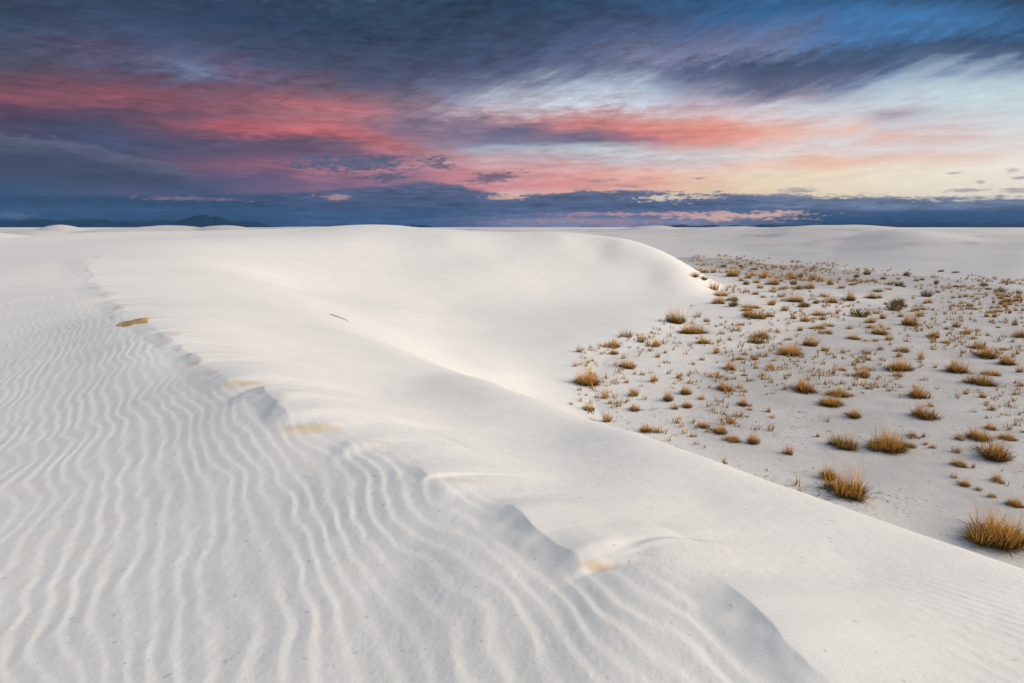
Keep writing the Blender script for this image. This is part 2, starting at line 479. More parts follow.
for x, y, z in (  # places the camera cannot see: behind it, beyond the brink, behind the far crest
        (0, 0.4, -1.40), (-0.6, -0.2, -1.44), (0.6, -0.3, -1.40), (0.9, 0.6, -1.40), (-1.0, 0.8, -1.48), (-3, -1, -1.62), (-8, 2, -1.8), (3.0, 0, -1.6), (3.6, 1.6, -1.72),
        (-12, 8, -1.75), (-25, 14, -1.9), (-45, 30, -2.0), (-70, 90, -2.2),
        (2.8, 6.0, -3.6), (4.6, 8.4, -5.6), (1.4, 9.0, -4.3), (2.6, 12.0, -5.6), (0.8, 13.5, -4.7), (-0.6, 17.0, -4.75), (5.6, 4.4, -3.6), (8.0, 6.5, -5.4), (7, 1.5, -3.2), (10.5, 3.6, -5.6),
        (1.9, 20.4, -5.85), (3.4, 29.3, -5.9), (7.9, 36.7, -5.95), (17.2, 51.7, -6.0), (10, 12, -6.5), (8, 22, -6.8), (14, 34, -6.9), (22, 44, -6.9),
        (28, 56, -7.5), (30, 75, -8), (24, 68, -6.6), (20.5, 55.5, -6.7), (19.2, 51.0, -6.5), (17, 76, -3.6), (4, 86, -1.6), (10, 100, -4.5), (-8, 110, -3), (-25, 100, -1.6), (-60, 100, -1.5), (-70, 60, -1.4), (30, 110, -8), (-20, 135, -7), (-70, 135, -6), (40, 30, -8), (16, 14, -7.5)):
    ctl.append(np.array([x, y, z]))
ctl = np.array(ctl, float)


def warp(x, y):
    r = np.hypot(x, y)
    return np.log(np.maximum(r, 0.25)) * 1.0, np.clip(np.arctan2(x, y), -1.9, 1.9) * 1.6, r


def tps_fit(p, v, lam=1e-5):
    n = len(p)
    d2 = ((p[:, None] - p[None]) ** 2).sum(-1)
    K = np.where(d2 > 0, 0.5 * d2 * np.log(d2 + 1e-20), 0) + lam * np.eye(n)
    A = np.zeros((n + 3, n + 3))
    A[:n, :n] = K
    A[:n, n] = 1
    A[:n, n + 1:] = p
    A[n:, :n] = A[:n, n:].T
    return np.linalg.solve(A, np.concatenate([v, np.zeros(3)]))


cu, cv, cr_ = warp(ctl[:, 0], ctl[:, 1])
CP_ = np.stack([cu, cv], 1)
CW = tps_fit(CP_, ctl[:, 2] / cr_, 7e-4)


def tps(x, y):
    u, v, r = warp(x, y)
    out = np.zeros(np.shape(x), np.float64)
    fu, fv, fo = u.ravel(), v.ravel(), out.ravel()
    for s in range(0, fu.size, 40000):
        a = fu[s:s + 40000, None] - CP_[None, :, 0]
        b = fv[s:s + 40000, None] - CP_[None, :, 1]
        d2 = a * a + b * b
        fo[s:s + 40000] = (0.5 * d2 * np.log(d2 + 1e-20)) @ CW[:-3] + CW[-3] + CW[-2] * fu[s:s + 40000] + CW[-1] * fv[s:s + 40000]
    return fo.reshape(np.shape(x)) * np.maximum(r, 0.25)


def polyline(pts, x, y, zs=None):
    """distance to a polyline, signed (+ on its right-hand side), the position along it and z there"""
    best = np.full(np.shape(x), 1e9)
    sd = np.zeros(np.shape(x))
    al = np.zeros(np.shape(x))
    zz = np.zeros(np.shape(x))
    L = 0.0
    for (p, q) in zip(pts[:-1], pts[1:]):
        e = q[:2] - p[:2]
        ln = math.hypot(*e)
        t = np.clip(((x - p[0]) * e[0] + (y - p[1]) * e[1]) / ln ** 2, 0, 1)
        ddx, ddy = x - p[0] - t * e[0], y - p[1] - t * e[1]
        d = np.hypot(ddx, ddy)
        sg = np.where(e[0] * ddy - e[1] * ddx > 0, -1.0, 1.0)
        m = d < best
        best = np.where(m, d, best)
        sd = np.where(m, sg * d, sd)
        al = np.where(m, L + t * ln, al)
        zz = np.where(m, p[2] + t * (q[2] - p[2]), zz)
        L += ln
    return sd, al, zz, L


def catmull(pts, n=6):
    pts = [np.asarray(p, float) for p in pts]
    P = [2 * pts[0] - pts[1]] + pts + [2 * pts[-1] - pts[-2]]
    out = []
    for i in range(1, len(P) - 2):
        for k in range(n):
            t = k / n
            a, b, c, d = P[i - 1:i + 3]
            out.append(0.5 * (2 * b + (c - a) * t + (2 * a - 5 * b + 4 * c - d) * t * t + (3 * b - a - 3 * c + d) * t ** 3))
    out.append(pts[-1])
    return out


brink = [np.array([9.5, -5.0, -1.9]), np.array([5.8, -1.0, -1.8]), np.array([3.9, 1.3, -1.74])]
for px, py, z in ((1024, 566, -1.72), (880, 517.5, -1.78), (800, 490.5, -1.83), (720, 461.5, -1.88), (640, 433.5, -1.95), (560, 408, -2.08), (500, 386, -2.22), (440, 363, -2.30), (385, 340, -2.22), (335, 319, -2.15), (285, 297, -2.05), (240, 277, -1.90)):
    brink.append(at_z(px, py, z))
brink = catmull(brink, 4)

crest_px = ((106, 253, 30.5), (90, 264, 22.0), (92, 280, 16.3), (108, 298, 12.2), (128, 320, None), (165, 342, None), (195, 362, None), (228, 382, None), (280, 408, None), (345, 438, None), (420, 470, None), (470, 496, None), (520, 528, None), (575, 566, None), (660, 592, None), (735, 610, None), (790, 655, None), (830, 700, None))
crest = [at_y(a, b, c) if c else at_z(a, b, -1.36) for a, b, c in crest_px] + [np.array([1.22, 0.55, -1.36]), np.array([1.56, -0.6, -1.36]), np.array([2.2, -2.6, -1.36])]
crest = catmull(crest, 4)


# small wind-cut lips along the crest: scarp on the upwind (left) side, tail on the right
def gp(px, py):
    return at_z(px, py, -1.38)[:2]


LIPS = []      # (start, end, height, face width, tail length)
for a, b, hgt, wd, tail in (((262, 394), (292, 424), 0.036, 0.16, 0.9),
                            ((198, 362), (232, 388), 0.026, 0.24, 0.8),
                            ((180, 350), (197, 361), 0.035, 0.20, 0.7),
                            ((163, 340), (178, 349), 0.035, 0.20, 0.7),
                            ((143, 327), (160, 339), 0.030, 0.22, 0.7),
                            ((112, 302), (128, 316), 0.028, 0.30, 0.9),
                            ((95, 280), (108, 296), 0.04, 0.5, 1.2),
                            ((84, 262), (94, 276), 0.06, 0.8, 1.8),
                            ((418, 471), (430, 482), 0.014, 0.08, 0.5),
                            ((512, 516), (582, 570), 0.040, 0.165, 0.55),
                            ((735, 604), (812, 676), 0.036, 0.17, 0.6)):
    LIPS.append((gp(*a), gp(*b), hgt, wd, tail))
LEDGE = [((728, 530), (618, 564), 0.016, 0.06, 0.30), ((470, 433), (375, 404), 0.012, 0.05, 0.4), ((700, 538), (625, 515), 0.008, 0.04, 0.25)]
FRONT = [((640, 562), (570, 575), 0.016, 0.05, 0.30), ((350, 429), (280, 429), 0.014, 0.06, 0.35)]


LIPMASK = [None]


def lip_field(x, y):
    z = np.zeros(np.shape(x))
    LIPMASK[0] = np.zeros(np.shape(x))
    for a, b, hgt, wd, tail in LIPS:
        e = b - a
        L = math.hypot(*e)
        e = e / L
        n = np.array([-e[1], e[0]])
        if n[0] < 0:
            n = -n                                    # n points to the right of the scarp
        rx, ry = x - a[0], y - a[1]
        m = np.abs(rx) + np.abs(ry) < 4 * (L + tail)
        s = (rx[m] * e[0] + ry[m] * e[1]) / L
        d = rx[m] * n[0] + ry[m] * n[1]
        wob = fbm(rx[m] * 7, ry[m] * 7, 91, 2) * wd * 0.36
        d = d + wob
        win = sstep(-0.22 / L, 0.08 / L, s) * (1 - (sstep(0.84, 1.10, s) if b[1] > 1.9 or a[0] < 0.5 else sstep(0.55, 1.7, s)))
        g = np.clip((d + wd) / wd, 0, 1) ** 1.35 * np.exp(-(np.maximum(d, 0) / tail) ** 1.3)
        g -= 0.10 * np.exp(-((d + wd * 1.15) / (wd * 0.8)) ** 2)
        z[m] += hgt * win * g
        LIPMASK[0][m] = np.maximum(LIPMASK[0][m], win * sstep(-wd * 1.35, -wd * 0.9, d) * (1 - sstep(0.3, 0.6, d)))
    for a, b, hgt, wd, tail, front in [(*q, 0) for q in LEDGE] + [(*q, 1) for q in FRONT]:
        a, b = gp(*a), gp(*b)
        e = b - a
        L = math.hypot(*e)
        e = e / L
        n = np.array([-e[1], e[0]])
        if (n[1] > 0) != bool(front):
            n = -n                                    # n points towards the camera: high side in front, hollow behind
        rx, ry = x - a[0], y - a[1]
        s = (rx * e[0] + ry * e[1]) / L
        d = rx * n[0] + ry * n[1] + (0.10 if not front else -0.08) * L * np.sin(np.clip(s, 0, 1) * math.pi)
        win = sstep(-0.15, 0.4, s) * (1 - sstep(0.6, 1.15, s))
        g = sstep(-wd, 0.0, d) * np.exp(-(np.maximum(d, 0) / tail) ** 2)
        g -= (0.2 if front else 0.6) * np.exp(-((d + wd) / (wd * 1.5)) ** 2)
        z += hgt * win * g
    return z


def ripples(x, y, sd):
    """sand ripples: z offset. Strong on the left slope, faint and finer on the shoulder."""
    z = np.zeros(np.shape(x))
    r = np.hypot(x, y)
    m = (r < 45) & (sd < 6)
    X_, Y_, S_ = x[m], y[m], sd[m]
    rr = r[m]
    # domain warp
    wx = fbm(X_ * 1.1, Y_ * 0.9, 11, 3) * 0.42 + fbm(X_ * 4.2, Y_ * 3.0, 15, 2) * (0.07 + 0.10 * sstep(0.5, 3.0, -S_))
    wy = fbm(X_ * 1.0 + 40, Y_ * 1.0, 12, 3) * 0.2
    th = R(31)
    nx, ny = math.cos(th), math.sin(th)
    left = sstep(0.5, 3.0, -S_)
    ph = ((X_ + wx * (0.7 + 0.6 * left)) * nx + (Y_ + wy) * ny) / (0.098 + 0.0 * X_)
    dfc = fbm(X_ * 2.3, Y_ * 1.4, 19, 3)
    ph = ph + dfc * 1.5
    t = ph - np.floor(ph)
    k_ = 0.57
    prof = np.where(t < k_, sstep(-0.15, 1.08, t / k_), sstep(0.0, 1.0, (1 - t) / (1 - k_)) * 0.97 + 0.03)
    prof = prof ** 1.1
    amp = 0.0036 * (0.62 + 0.75 * np.clip(fbm(X_ * 2.2, Y_ * 1.3, 23, 3) * 2.2 + 0.4, 0, 1))
    amp *= 1 - sstep(-0.10, 0.22, S_)
    amp *= 1 - 0.40 * left
    z[m] += amp * prof
    # crossing scour marks on the far left
    ph2 = (X_ * 0.30 + Y_ * 0.95 + fbm(X_ * 1.4, Y_ * 1.4, 31, 3) * 0.35) / 0.16
    z[m] += 0.0045 * left * (0.5 + 0.5 * np.cos(2 * math.pi * ph2)) ** 1.5 * np.clip(fbm(X_ * 1.1, Y_ * 1.1, 33, 2) * 3 + 0.4, 0, 1)
    # fine ripples on the shoulder, running down to the brink
    th3 = R(64)
    ph3 = (X_ * math.cos(th3) + Y_ * math.sin(th3) + fbm(X_ * 1.2, Y_ * 1.2, 41, 3) * 0.16) / 0.062
    sh = sstep(0.12, 0.5, S_)
    patch = np.clip(fbm(X_ * 1.2 + 5, Y_ * 1.2, 43, 2) * 3.2 + 0.45, 0, 1)
    z[m] += 0.0046 * sh * patch * (0.5 + 0.5 * np.cos(2 * math.pi * ph3)) ** 1.5 * (1 - sstep(5, 12, rr))
    th4 = R(50)
    ph4 = (X_ * math.cos(th4) + Y_ * math.sin(th4) + fbm(X_ * 1.3, Y_ * 1.3, 47, 3) * 0.22) / 0.085
    reg = sstep(0.45, 0.9, S_) * sstep(0.9, 1.3, X_) * (1 - sstep(2.1, 2.7, Y_))
    z[m] += 0.0070 * reg * (0.5 + 0.5 * np.cos(2 * math.pi * ph4)) ** 1.6 * np.clip(fbm(X_ * 2, Y_ * 2, 49, 2) * 2 + 0.7, 0.2, 1)
    # sand grains clumping: soft small bumps
    z[m] += (fbm(X_ * 14, Y_ * 14, 51, 3) * 0.0026 + fbm(X_ * 55, Y_ * 55, 57, 2) * 0.0011) * (1 - sstep(4, 10, rr))
    return z


FOOT = [np.array([*q, 0.0]) for q in ((0.5, 8.0), (1.4, 15.0), (2.2, 20.4), (3.5, 29.3), (8.0, 36.7), (17.2, 51.7), (22.0, 62.0), (16.0, 80.0))]


def plain_z(x, y):
    fs = polyline(FOOT, x, y)[0]
    return -1.3 * sstep(-0.5, 15.0, -fs) * (np.hypot(x, y) < 95) + -6.0 + fbm(x * 0.06, y * 0.06, 61, 4) * 0.6 + fbm(x * 0.5, y * 0.5, 67, 3) * 0.10 * sstep(-2, 6, fs) + 0.3 * np.exp(-(((x - 5) / 6) ** 2 + ((y - 26) / 10) ** 2))


def dune_base(x, y):
    d = tps(x, y)
    sd, al, zb, L = polyline(brink, x, y)
    slip = zb - (0.62 - 0.46 * sstep(L - 18, L - 4, al)) * sd
    wgt = 1 - sstep(L - 9.0, L - 0.2, al)
    cut = smin(d, slip, 0.05 + 0.75 * sstep(L - 18, L - 6, al))
    return d + (cut - d) * wgt


def dune_z(x, y, detail=True):
    z = dune_base(x, y)
    sd, al, zb, L = polyline(crest, x, y)
    sd = -sd if False else sd
    near = np.exp(-(sd / 0.5) ** 2)
    z = z + lip_field(x, y)
    cs = CS * sd
    scal = np.clip(vnoise(al * 2.1 + 3.3, al * 0.0, 301) * 1.5 - 0.35 + 0.5 * (vnoise(al * 6.0, al * 0.0, 303) - 0.5), 0, 1)
    cs2 = cs + (vnoise(al * 3.0, al * 0.0, 305) - 0.5) * 0.22
    z = z + 0.030 * scal * sstep(-0.16, 0.03, cs2) * np.exp(-(np.maximum(cs2, 0) / 0.5) ** 1.5) * sstep(0.0, 3.0, al) * (1 - sstep(L - 5.5, L - 4.3, al))
    if detail:
        r = np.hypot(x, y)
        z = z + ripples(x, y, CS * sd) * (1 - 0.92 * LIPMASK[0])
        z = z + fbm(x * 0.8, y * 0.8, 71, 3) * 0.03 * (1 - sstep(8, 25, r))
        # faint long undulations on the far slopes
        z = z + fbm(x * 0.12, y * 0.12, 77, 3) * 0.07 * sstep(12, 40, r)
    return z


# which side of the crest is the rippled one?
CS = 1.0
t_ = polyline(crest, np.array([-3.0]), np.array([2.5]))[0][0]
CS = 1.0 if t_ < 0 else -1.0


# ------------------------------------------------------------------ polar sheets round the viewpoint
def polar_sheet(name, radii, angles, zf, material, hole=None, attrs=None):
    nr, na = len(radii), len(angles)
    rr, aa = np.meshgrid(radii, angles, indexing='ij')
    x = rr * np.sin(aa)
    y = rr * np.cos(aa)
    z = zf(x, y)
    co = np.stack([x, y, z], -1).reshape(-1, 3).astype(np.float32)
    i = np.arange(nr * na).reshape(nr, na)
    closed = abs((angles[-1] - angles[0]) - 2 * math.pi) < 0.2
    q = np.stack([i[:-1, :-1], i[1:, :-1], i[1:, 1:], i[:-1, 1:]], -1).reshape(-1, 4)
    if closed:
        qc = np.stack([i[:-1, -1], i[1:, -1], i[1:, 0], i[:-1, 0]], -1).reshape(-1, 4)
        q = np.concatenate([q, qc])
    if hole is not None:
        keep = hole(co)
        q = q[keep[q].any(1)]
    me = bpy.data.meshes.new(name)
    used = np.unique(q)
    remap = np.full(len(co), -1, np.int64)
    remap[used] = np.arange(len(used))
    co = co[used]
    q = remap[q][:, ::-1]
    me.vertices.add(len(co))
    me.vertices.foreach_set('co', co.ravel())
    me.loops.add(q.size)
    me.loops.foreach_set('vertex_index', q.ravel().astype(np.int32))
    me.polygons.add(len(q))
    me.polygons.foreach_set('loop_start', np.arange(0, q.size, 4, dtype=np.int32))
    me.polygons.foreach_set('use_smooth', np.ones(len(q), bool))
    me.update(calc_edges=True)
    # normals up
    for k, f in (attrs or {}).items():
        a = me.attributes.new(k, 'FLOAT', 'POINT')
        a.data.foreach_set('value', f(co[:, 0], co[:, 1]).astype(np.float32))
    me.materials.append(material)
    o = bpy.data.objects.new(name, me)
    COL.objects.link(o)
    o['kind'] = 'structure'
    return o


# ------------------------------------------------------------------ materials
def new_mat(name, rough=0.9):
    m = bpy.data.materials.new(name)
    m.use_nodes = True
    X.nt = m.node_tree
    b = m.node_tree.nodes['Principled BSDF']
    b.inputs['Roughness'].default_value = rough
    b.inputs['Specular IOR Level'].default_value = 0.15
    return m, b


def obj_xyz():
    n = X.nt.nodes.new('ShaderNodeTexCoord')
    return n.outputs['Object']


def attr(name):
    n = X.nt.nodes.new('ShaderNodeAttribute')
    n.attribute_name = name
    return X(n.outputs['Fac'])


def bump(b, hgt, strength, distance):
    n = X.nt.nodes.new('ShaderNodeBump')
    n.inputs['Strength'].default_value = strength
    n.inputs['Distance'].default_value = distance
    X.nt.links.new(hgt.s, n.inputs['Height'])
    X.nt.links.new(n.outputs[0], b.inputs['Normal'])


def sand_material():
    m, b = new_mat('white gypsum sand')
    P = obj_xyz()
    n1 = noise(P, 0.9, 4, 0.6)
    n2 = noise(P, 7.0, 4, 0.6)
    n3 = noise(P, 190.0, 3, 0.75)
    c = mixc(n1.smooth(0.3, 0.7), (0.83, 0.815, 0.79), (0.88, 0.865, 0.845))
    c = mixc(n2.smooth(0.35, 0.75) * 0.3, c, (0.78, 0.765, 0.745))
    c = mixc(n3.smooth(0.52, 0.70) * 0.6, c, (0.53, 0.52, 0.51))
    c = mixc(noise(P, 70.0, 3, 0.7).smooth(0.58, 0.72) * 0.25, c, (0.58, 0.57, 0.555))
    n4 = noise(P, 26.0, 2, 0.5)
    c = mixc(n4.smooth(0.70, 0.75) * 0.7, c, (0.55, 0.50, 0.44))
    och = attr('ochre') + (n2 - 0.5) * 0.35 * attr('ochre')
    c = mixc(och.clamp(), c, (0.72, 0.50, 0.24))
    X.nt.links.new(c, b.inputs['Base Color'])
    bump(b, n3 * 0.7 + noise(P, 420.0, 2, 0.6) * 0.3, 0.45, 0.004)
    return m


def plain_material():
    m, b = new_mat('crusted plain sand')
    P = obj_xyz()
    n0 = noise(P, 0.12, 4, 0.6)
    n1 = noise(P, 0.8, 5, 0.62)
    n2 = noise(P, 5.0, 4, 0.65)
    n3 = noise(P, 22.0, 3, 0.65)
    c = mixc(n1.smooth(0.35, 0.68), (0.53, 0.515, 0.51), (0.63, 0.612, 0.60))
    c = mixc(n0.smooth(0.5, 0.7) * 0.5, c, (0.47, 0.455, 0.45))
    c = mixc(n2.smooth(0.55, 0.75) * 0.35, c, (0.48, 0.46, 0.45))
    c = mixc(attr('scrub') * n1.smooth(0.30, 0.62) * 0.8, c, (0.34, 0.315, 0.295))
    c = mixc(attr('drift'), c, (0.80, 0.775, 0.745))
    spk = (noise(P, 9.0, 4, 0.7) + (n1 - 0.5) * 0.45).smooth(0.59, 0.68)
    c = mixc(spk * 0.75 * n3.smooth(0.4, 0.6), c, (0.26, 0.22, 0.19))
    X.nt.links.new(c, b.inputs['Base Color'])
    bump(b, n2 * 0.6 + n3 * 0.3, 0.5, 0.06)
    return m


def far_dune_material():
    m, b = new_mat('distant dune sand')
    P = obj_xyz()
    n0 = noise(P, 0.02, 5, 0.6)
    n1 = noise(P, 0.09, 5, 0.65)
    c = mixc(n0.smooth(0.3, 0.7), (0.68, 0.66, 0.655), (0.60, 0.58, 0.585))
    c = mixc((n1 + (n0 - 0.5) * 0.6).smooth(0.56, 0.74) * 0.6, c, (0.36, 0.33, 0.31))
    X.nt.links.new(c, b.inputs['Base Color'])
    return m


# ------------------------------------------------------------------ build the ground
def ang(dense, wide):
    a = np.linspace(R(-52), R(52), dense)
    l = np.linspace(-math.pi, R(-52), wide, endpoint=False)
    r_ = np.linspace(R(52), math.pi, wide + 1)[1:-1]
    return np.concatenate([l, a, r_])


OCHRE = []      # exposed yellow layers: (x, y, half length along x, half depth, strength)
for px, py, w, h, s in ((312, 428, 36, 4.0, 0.60), (378, 438, 22, 2.5, 0.25), (243, 387, 26, 3.2, 0.65), (210, 375, 14, 2.0, 0.5), (192, 365, 12, 2.0, 0.5), (172, 341, 9, 2.5, 0.6), (118, 307, 9, 2, 0.35), (104, 295, 8, 2, 0.4), (466, 482, 30, 3.0, 0.30), (602, 570, 26, 3.6, 0.75), (645, 560, 14, 1.6, 0.25)):
    p = at_z(px, py, -1.38)
    q = at_z(px + w, py, -1.38)
    t = at_z(px, py + h, -1.38)
    OCHRE.append((p[0], p[1], abs(q[0] - p[0]), abs(p[1] - t[1]), s))


def ochre(x, y):
    o = np.zeros(np.shape(x))
    wx = fbm(x * 5, y * 5, 83, 3) * 0.05
    for cx, cy_, a, b, s in OCHRE:
        d = np.hypot((x - cx + wx) / a, (y - cy_ + wx * 0.6) / b)
        o = np.maximum(o, 0.95 * s * (1 - sstep(0.0, 1.3, d)))
    return o


M_SAND = sand_material()
M_PLAIN = plain_material()
M_FAR = far_dune_material()

DR = np.concatenate([np.geomspace(0.28, 1.35, 60, endpoint=False), np.geomspace(1.35, 12, NR1, endpoint=False), np.geomspace(12, 145, NR2)])


def dune_sheet_z(x, y):
    z = dune_z(x, y)
    p = plain_z(x, y)
    zz = smax(z, p - 0.10, 0.5 + 0.6 * (1 - sstep(2, 16, x)) * sstep(14, 24, np.hypot(x, y)))
    return zz


dune = polar_sheet('sand_dune', DR, ang(NA1, 110), dune_sheet_z, M_SAND, hole=lambda c: c[:, 2] > plain_z(c[:, 0].astype(float), c[:, 1].astype(float)) - 0.09, attrs={'ochre': ochre})

plain_r = np.concatenate([np.geomspace(3, 30, 160, endpoint=False), np.geomspace(30, 140, 170, endpoint=False), np.geomspace(140, 17000, 60)])


def drift(x, y):
    d = plain_z(x, y) - dune_z(x, y, False)
    return 1 - sstep(0.35, 2.6, d + fbm(x * 0.5, y * 0.5, 88, 4) * 1.5)


def scrub(x, y):
    r = np.hypot(x, y)
    a = np.degrees(np.arctan2(x, y))
    return sstep(62, 84, r + fbm(x * 0.06, y * 0.06, 97, 3) * 30) * (1 - 0.65 * sstep(20, 36, a))


plain = polar_sheet('desert_plain', plain_r, ang(420, 60), plain_z, M_PLAIN, attrs={'drift': drift, 'scrub': scrub})


FAR_MOUNDS = [(30, 227.2, 210, 45, 45), (55, 226.4, 260, 26, 40), (110, 229, 230, 60, 40), (175, 226.8, 300, 50, 50), (225, 227.6, 260, 30, 40), (300, 228.5, 240, 60, 40),
              (490, 230.0, 210, 90, 40), (600, 231, 170, 70, 35), (655, 227.0, 300, 34, 45), (735, 229.0, 230, 60, 45), (830, 227.4, 210, 90, 50), (905, 228.6, 160, 60, 35), (990, 227.8, 250, 60, 45), (-80, 229, 200, 70, 40), (1150, 229, 180, 80, 40)]


def far_z(x, y):
    """low dunes closing the plain"""
    r = np.hypot(x, y)
    a = np.degrees(np.arctan2(x, y))
    foot = np.interp(a, [-180, -60, 0, 14, 18, 25, 30, 35, 40, 60, 180], [150, 150, 135, 116, 110, 98, 88, 76, 64, 55, 150])
    foot = foot * (1 + 0.10 * fbm(x * 0.03, y * 0.03, 101, 3))
    t = (r - foot)
    rise = 3.9 * sstep(-4, 95, t)
    mound = np.zeros(np.shape(x))
    for px, py, dist, wpx, dep in FAR_MOUNDS:
        az0, e0 = azel(px, py)
        hgt = math.tan(math.radians(e0)) * dist + 2.6
        wa = abs(azel(px + wpx, py)[0] - az0)
        skew = np.where(r < dist, 1.0, 0.6)
        m_ = hgt * np.exp(-np.abs((a - az0) / wa) ** 2.2) * np.exp(-np.abs((r - dist) / (dep * skew)) ** 2)
        mound = np.maximum(mound, m_) + 0.25 * np.minimum(mound, m_)
    und = fbm(x * 0.016 + y * 0.006, y * 0.022, 107, 4) * 3.4 * sstep(10, 90, t) + fbm(x * 0.06, y * 0.06, 109, 3) * 0.7 * sstep(0, 40, t)
    z = -6.25 + rise + mound + und
    z = z - 0.9 * (1 - sstep(-14, 4, t)) - 2.0 * (1 - sstep(-40, -14, t))
    return z - 3.0 * sstep(500, 900, r) - 6 * sstep(1800, 2500, r)


far_r = np.concatenate([np.geomspace(50, 140, 110, endpoint=False), np.geomspace(140, 600, 150, endpoint=False), np.geomspace(600, 2600, 30)])
far = polar_sheet('far_dune_field', far_r, ang(420, 80), far_z, M_FAR, hole=lambda c: c[:, 2] > -7.5)


# ------------------------------------------------------------------ distant mountains
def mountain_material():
    m, b = new_mat('distant rock with painted blue haze')
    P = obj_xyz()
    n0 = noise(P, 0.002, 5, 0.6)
    c = mixc(n0.smooth(0.35, 0.65), (0.004, 0.016, 0.045), (0.008, 0.024, 0.058))  # blue of the air in between is painted into the rock albedo
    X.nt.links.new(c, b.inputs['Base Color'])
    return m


M_MTN = mountain_material()


def mountain(name, prof, dist, depth, seed):
    """a range whose skyline follows prof = [(px, py)], a ridge with spurs on both flanks"""
    azs = [azel(px, py)[0] for px, py in prof]
    els = [azel(px, py)[1] for px, py in prof]
    a = np.linspace(azs[0], azs[-1], 260)
    rows = np.linspace(-1, 1, 25)
    A, T = np.meshgrid(a, rows, indexing='ij')
    crest_h = np.tan(np.radians(np.interp(A, azs, els) + fbm(A * 1.1, A * 0, seed + 31, 4) * 0.28)) * dist
    rough_ = fbm(A * 1.6, T * 1.5 + seed, seed, 5)
    hh = crest_h * (1 - np.abs(T) ** 1.2) * (1 + rough_ * 0.9 * np.abs(T)) + fbm(A * 2.0, T * 0.6, seed + 3, 3) * 0.10 * crest_h
    rr = dist + T * depth + fbm(A * 0.7, T, seed + 9, 3) * depth * 0.3
    z = np.where(np.abs(T) > 0.96, -30, hh)
    x = rr * np.sin(np.radians(A))
    y = rr * np.cos(np.radians(A))
    co = np.stack([x, y, z], -1).reshape(-1, 3)
    i = np.arange(co.shape[0]).reshape(A.shape)
    q = np.stack([i[:-1, :-1], i[1:, :-1], i[1:, 1:], i[:-1, 1:]], -1).reshape(-1, 4)
    me = bpy.data.meshes.new(name)
    me.from_pydata(co.tolist(), [], q.tolist())
    me.polygons.foreach_set('use_smooth', np.ones(len(q), bool))
    me.materials.append(M_MTN)
    o = bpy.data.objects.new(name, me)
    COL.objects.link(o)
    o['kind'] = 'structure'
    return o


mountain('mountain_range', [(-60, 224), (-20, 222), (10, 220.5), (32, 218.5), (56, 220), (95, 219.5), (118, 222), (140, 221.5), (160, 220.5), (178, 222), (212, 221.5), (250, 220.5), (262, 223), (275, 227.5)], 15000, 1500, 5)
mountain('mountain_peak', [(168, 227), (180, 221), (192, 217.5), (204, 215.0), (214, 216.0), (226, 219.5), (238, 222), (252, 227)], 12000, 900, 9)
mountain('distant_hills', [(398, 228), (410, 224.6), (428, 225.2), (440, 228)], 13000, 700, 13)
mountain('distant_mesa', [(640, 228), (660, 225.6), (690, 224.6), (716, 225.8), (760, 225.2), (830, 223.6), (900, 223.4), (970, 222.6), (1040, 222.0), (1100, 224), (1160, 227)], 14000, 1100, 17)

# ------------------------------------------------------------------ grass on the plain
rng = random.Random(7)


def straw_material():
    m, b = new_mat('dry straw grass', 0.7)
    t = attr('along')
    s = attr('shade')
    oi = X.nt.nodes.new('ShaderNodeObjectInfo')
    rnd = X(oi.outputs['Random'])
    c = mixc(t.smooth(0.05, 0.50), (0.095, 0.07, 0.018), (0.60, 0.315, 0.058))  # olive base, darkened to stand in for weak occlusion low in the clump
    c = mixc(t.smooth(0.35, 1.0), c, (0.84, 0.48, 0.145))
    c = mixc(rnd.smooth(0.6, 1.0) * 0.35, c, (0.48, 0.34, 0.19))
    c = mixc(rnd.smooth(0.30, 0.0) * 0.35, c, (0.20, 0.17, 0.05))
    c = scalec(c, 0.45 + s * 1.0 + rnd * 0.15)
    X.nt.links.new(c, b.inputs['Base Color'])
    return m


def shrub_material():
    m, b = new_mat('dark desert scrub', 0.8)
    s = attr('shade')
    t = attr('along')
    c = mixc(s, (0.17, 0.115, 0.045), (0.34, 0.22, 0.085))
    c = mixc(t.smooth(0.6, 1.0) * 0.4, c, (0.28, 0.18, 0.08))
    X.nt.links.new(c, b.inputs['Base Color'])
    return m


def thatch_material():
    m, b = new_mat('old grey brown thatch', 0.85)
    s = attr('shade')
    c = mixc(s, (0.085, 0.058, 0.02), (0.25, 0.155, 0.05))
    X.nt.links.new(c, b.inputs['Base Color'])
    return m


M_STRAW, M_SHRUB, M_THATCH = straw_material(), shrub_material(), thatch_material()


